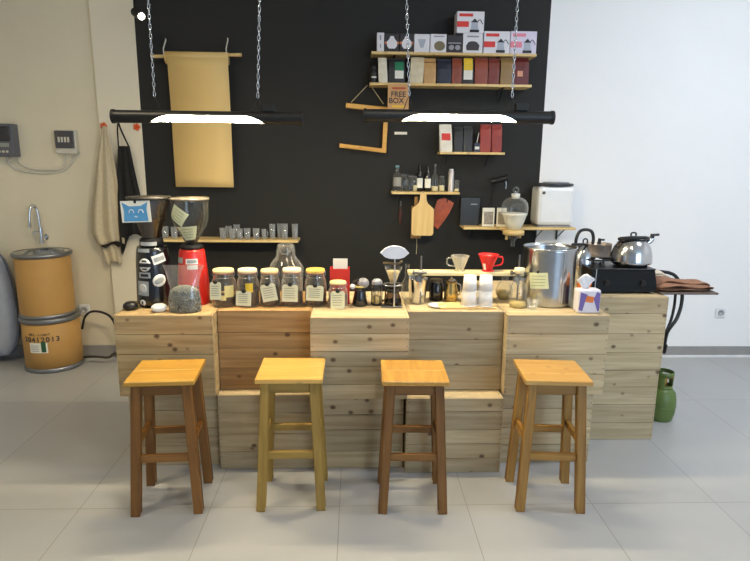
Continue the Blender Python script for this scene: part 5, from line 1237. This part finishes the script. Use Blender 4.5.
# tap on the wall
Yw = WY + .04
cc = wp(43, 230, Yw); r = thing('wall_tap', 'chrome gooseneck tap on the wall above the drum basin', 'tap', cc)
CH = mat('chrome', (210, 212, 215), .1, 1., .02)
k = mp(cc); z_ = lambda py: wp(45, py, Yw - .06).z - cc.z
m = MB(); m.cyl((2 * k, 0, z_(238)), (2 * k, -.012, z_(238)), .026, n=20); m.cyl((2 * k, -.01, z_(238)), (2 * k, -.06, z_(238)), .014, n=16); m.build('inlet', CH, r)
m = MB(); m.cyl((2 * k, -.06, z_(243)), (1.6 * k, -.06, z_(228)), .02, .017, n=16); m.build('body', CH, r)
MB().tube([(1.6 * k, -.06, z_(229)), (.8 * k, -.06, z_(214)), (-.2 * k, -.064, z_(208)), (-1.6 * k, -.08, z_(205.6)), (-3.4 * k, -.10, z_(209)), (-4.4 * k, -.11, z_(219)), (-4.6 * k, -.112, z_(224))], .0105, 10, smooth_pts=5).build('spout', CH, r)
m = MB(); m.cyl((-4.6 * k, -.112, z_(223)), (-4.6 * k, -.112, z_(227.5)), .014, n=14); m.build('nozzle', CH, r)
MB().tube([(2 * k, -.07, z_(230)), (-.5 * k, -.1, z_(231.5)), (-2.5 * k, -.12, z_(232))], .007, 8).build('lever', CH, r)
# meters on the wall
GRY = mat('grey_meter_plastic', (96, 98, 106), .4); WM = mat('off_white_plate', (206, 202, 190), .5)
a, b = wp(-1, 124, Yw), wp(21.5, 157, Yw); cc = Vector(((a.x + b.x) / 2, Yw, (a.z + b.z) / 2)); w, h = b.x - a.x, a.z - b.z
r = thing('power_meter', 'grey electricity meter with a dark window on the wall', 'meter', cc)
MB().bb(-w / 2, w / 2, -.09, -.001, -h / 2, h / 2, .008).build('case', GRY, r)
MB().bb(-w * .4, w * .4, -.1, -.0905, -h * .02, h * .42, .004).build('window', mat('dark_meter_window', (34, 36, 48), .15, coat=.5), r)
MB().bb(-w * .28, w * .28, -.094, -.0905, -h * .2, -h * .08, .001).build('display', mat('lcd_grey', (150, 156, 150), .3), r)
m = MB()
for k in range(3): m.cyl((-w * .25 + k * w * .2, -.0905, -h * .34), (-w * .25 + k * w * .2, -.096, -h * .34), .009, n=10)
m.build('buttons', WM, r)
a, b = wp(57, 130, Yw), wp(80, 154, Yw); cc2 = Vector(((a.x + b.x) / 2, Yw, (a.z + b.z) / 2)); w, h = b.x - a.x, a.z - b.z
r = thing('breaker_box', 'small breaker box with a smoked cover on the wall', 'breaker box', cc2)
MB().bb(-w / 2, w / 2, -.05, -.001, -h / 2, h / 2, .006).build('case', WM, r)
MB().bb(-w * .46, w * .44, -.066, -.0505, -h * .26, h * .46, .004).build('cover', mat('smoked_cover', (62, 62, 72), .2, coat=.4), r)
m = MB()
for k in range(4): m.bb(-w * .3 + k * w * .15, -w * .2 + k * w * .15, -.069, -.0665, -h * .02, h * .2, .001)
m.build('switches', WM, r)
m = MB(); m.tube([wp(7, 156, Yw - .01), wp(9, 163, Yw - .01), wp(20, 170.5, Yw - .01), wp(42, 173, Yw - .01), wp(60, 171.5, Yw - .01), wp(70, 165, Yw - .01), wp(76, 154, Yw - .01)], .008, 8, smooth_pts=5)
tag(m.build('wall_conduit', WM), 'pale cable sagging between the meter and breaker box', 'cable')
m = MB(); m.tube([wp(17.5, 156, Yw - .012), wp(20, 163, Yw - .012), wp(30, 168.5, Yw - .012), wp(48, 170, Yw - .012), wp(63, 167.5, Yw - .012), wp(65, 154, Yw - .012)], .006, 8, smooth_pts=5)
tag(m.build('wall_conduit', WM), 'thinner pale cable above the first, joining both wall boxes', 'cable')
# sockets
def socket(px, py, Y, label):
    cc = wp(px, py, Y); r = thing('power_socket', label, 'socket', cc)
    MB().bb(-.042, .042, -.012, -.0005, -.042, .042, .004).build('plate', WHITEP, r)
    MB().lathe([(.026, 0), (.026, .004), (.02, .004), (.02, .001), (0, .001)], (0, -.0125, 0), 20, M=Matrix.Rotation(PI / 2, 3, 'X')).build('outlet', mat('grey_outlet', (170, 170, 172), .5), r)
socket(720, 312.5, WY, 'white wall socket beyond the gas cylinder')
socket(85, 309.5, Yw, 'white wall socket above the looped black hose')
m = MB(); m.tube([wp(82, 329, WY - .06), wp(85, 317, WY - .06), wp(92, 311.5, WY - .12), wp(104, 313, WY - .12), wp(113, 320, WY - .12), wp(119, 338, WY - .12), wp(122, 356, WY - .14)], .009, 8, smooth_pts=5)
tag(m.build('black_hose', RUBBERK), 'black hose looping from the drums to behind the counter', 'hose')
m = MB(); m.tube([wp(84, 357, WY - .12), wp(95, 356.5, WY - .15), wp(108, 357.5, WY - .15), wp(114, 354, WY - .15), wp(124, 352, WY - .15)], .010, 8, smooth_pts=4)
tag(m.build('floor_pipe', mat('dark_pipe', (60, 54, 50), .5)), 'dark pipe low along the wall beside the drums', 'pipe')

# aprons on orange hooks
def hook(px, py, label):
    cc = wp(px, py, WY); r = thing('wall_hook', label, 'hook', cc)
    m = MB()
    for k in range(5): a_ = 2 * PI * k / 5; m.blob((.016 * math.cos(a_), -.008, .016 * math.sin(a_)), (.012, .006, .012), seg=8, rings=5)
    m.build('flower_plate', ORANGE, r); MB().tube([(0, -.008, 0), (0, -.035, -.006), (0, -.045, .008)], .006, 8).build('peg', ORANGE, r)
hook(104, 126, 'orange flower-shaped hook holding the beige apron'); hook(137, 127, 'orange flower-shaped hook beside the black wall edge')
def drape(m, rows, Y, amp, nf, n=26, ph=0., yo=0.):
    vs = []
    for j, (py, l, r_) in enumerate(rows):
        t = j / (len(rows) - 1)
        for i in range(n + 1):
            u = i / n; px = l + (r_ - l) * u
            f = math.sin(u * nf * 2 * PI + ph + .5 * math.sin(t * 4))
            p_ = wp(px, py + 1.8 * t * math.sin(u * nf * PI + ph), Y - .02 - yo - amp * (0.25 + .75 * t) * (f * .5 + .5) - .02 * math.sin(PI * u))
            vs.append(p_)
    m.add(vs, [(j * (n + 1) + i, j * (n + 1) + i + 1, (j + 1) * (n + 1) + i + 1, (j + 1) * (n + 1) + i) for j in range(len(rows) - 1) for i in range(n)], 0, True)
def dense(rows, k=4):
    out = []
    for a, b in zip(rows, rows[1:]):
        for i in range(k): t = i / k; out.append(tuple(a[q] + (b[q] - a[q]) * t for q in range(3)))
    return out + [rows[-1]]
BEI = mat('beige_cloth', (196, 184, 158), .9, 0, .06, 60); LIN = mat('dark_lining', (44, 38, 34), .9); BLC = mat('black_cloth', (22, 22, 23), .85, 0, .1, 50)
r = thing('apron', 'beige apron hanging in folds from an orange hook', 'apron', (0, 0, 0), 0, 'aprons hanging by the corner')
m = MB(); drape(m, dense([(126, 102.5, 106), (138, 100.5, 109), (160, 98, 114), (185, 96, 118.5), (210, 93.5, 122), (232, 93, 124), (243, 97, 124.5)]), WY, .045, 2.2, yo=.03); m.build('front_cloth', BEI, r, solid=.004, fixn=False)
m = MB(); drape(m, dense([(150, 99, 108), (180, 95, 112), (206, 91.5, 114), (232, 91, 117), (250, 103, 121.5), (263, 107, 121.5)]), WY, .025, 2.5, ph=1.); m.build('back_cloth', BEI, r, solid=.004, fixn=False)
m = MB(); drape(m, dense([(238, 99, 123), (243, 100, 122), (246, 102, 119)]), WY, .03, 2.2, yo=.022, ph=.3); m.build('dark_hem', LIN, r, solid=.004, fixn=False)
r = thing('apron', 'black apron hanging by its neck strap beside the beige one', 'apron', (0, 0, 0), 0, 'aprons hanging by the corner')
m = MB(); drape(m, dense([(146, 118, 129.5), (165, 117.5, 133.5), (185, 117.5, 138), (205, 118, 143), (222, 118.5, 147), (236, 119.5, 146)]), WY, .04, 2.5, yo=.04); m.build('bib_and_skirt', BLC, r, solid=.004, fixn=False)
m = MB(); drape(m, dense([(232, 119, 131), (243, 120, 127), (253, 121.5, 124)]), WY, .03, 1.5, yo=.03); m.build('hanging_corner', BLC, r, solid=.004, fixn=False)
m = MB(); m.tube([wp(118.5, 147, WY - .085), wp(117.5, 130, WY - .06), wp(118.5, 123, WY - .05), wp(121, 130, WY - .07), wp(129, 147, WY - .085)], .006, 6, smooth_pts=4); m.build('neck_strap', BLC, r)
# pale padded bag by the left wall
r = thing('padded_bag', 'large pale grey-blue padded bag leaning beside the drums', 'bag', (wp(-22, 300, 4.42).x, 4.42, 0))
cxb = r.location.x; m = MB()
pts = [(-60, 356), (2, 356), (12, 352), (17.5, 342), (18.5, 325), (15, 300), (9, 275), (0, 255), (-20, 244), (-60, 240)]
P2 = catmull([wp(x, y, 4.42) for x, y in pts], 4, True); prof = [(p.x - cxb, max(.004, p.z)) for p in P2]
cz = .5; ccx = -.2
vs = []; n = len(prof); K = 6
cxp = sum(p[0] for p in prof) / n; czp = sum(p[1] for p in prof) / n
lay = [(.0, -.1), (.5, -.096), (.8, -.08), (.95, -.05), (1, 0), (.95, .05), (.8, .08), (.5, .096), (0, .1)]
for k, y in lay:
    for (x, z) in prof: vs.append((cxp + (x - cxp) * max(k, .001), y, czp + (z - czp) * max(k, .001)))
fs = [(i * n + k, i * n + (k + 1) % n, (i + 1) * n + (k + 1) % n, (i + 1) * n + k) for i in range(len(lay) - 1) for k in range(n)]
m.add(vs, fs, 0, True); m.build('bag_body', mat('grey_blue_canvas', (166, 172, 184), .8, 0, .06, 20), r)
m = MB(); m.tube([(cxp + (x - cxp) * .997, 0, max(.0085, czp + (z - czp) * .997)) for x, z in prof], .008, 6, True); m.build('piping', mat('dark_piping', (96, 100, 112), .7), r)

# ------------------------------------------------------------------ light
W = bpy.data.worlds.new('world'); bpy.context.scene.world = W; W.use_nodes = True
bg = W.node_tree.nodes['Background']; bg.inputs['Color'].default_value = (.70, .83, 1., 1); bg.inputs['Strength'].default_value = .3
def area(name, loc, target, sx, sy, power, col):
    l = bpy.data.lights.new(name, 'AREA'); l.shape = 'RECTANGLE'; l.size = sx; l.size_y = sy; l.energy = power; l.color = col
    o = bpy.data.objects.new(name, l); C.objects.link(o); o.location = loc
    o.rotation_euler = (Vector(target) - Vector(loc)).to_track_quat('-Z', 'Y').to_euler(); return o
area('daylight_shopfront', (3.2, -2.9, 1.8), (2.3, 4, .7), 2.6, 2.4, 92, (.56, .76, 1.))
area('ceiling_panel_light', (2.7, 2.5, CEIL - .02), (2.8, 3.0, 0), .6, .6, 52, (.90, .94, 1.))
area('ceiling_panel_light', (-1.7, 1.8, CEIL - .02), (-1.7, 1.8, 0), .25, .25, 22, (1., .84, .58))
area('ceiling_panel_light', (.4, 1.3, CEIL - .02), (.4, 1.35, 0), .25, .25, 13, (1., .9, .72))
vs_ = bpy.context.scene.view_settings
vs_.view_transform = 'Standard'; vs_.look = 'None'; vs_.gamma = 1; vs_.use_curve_mapping = False; vs_.exposure = 0.3
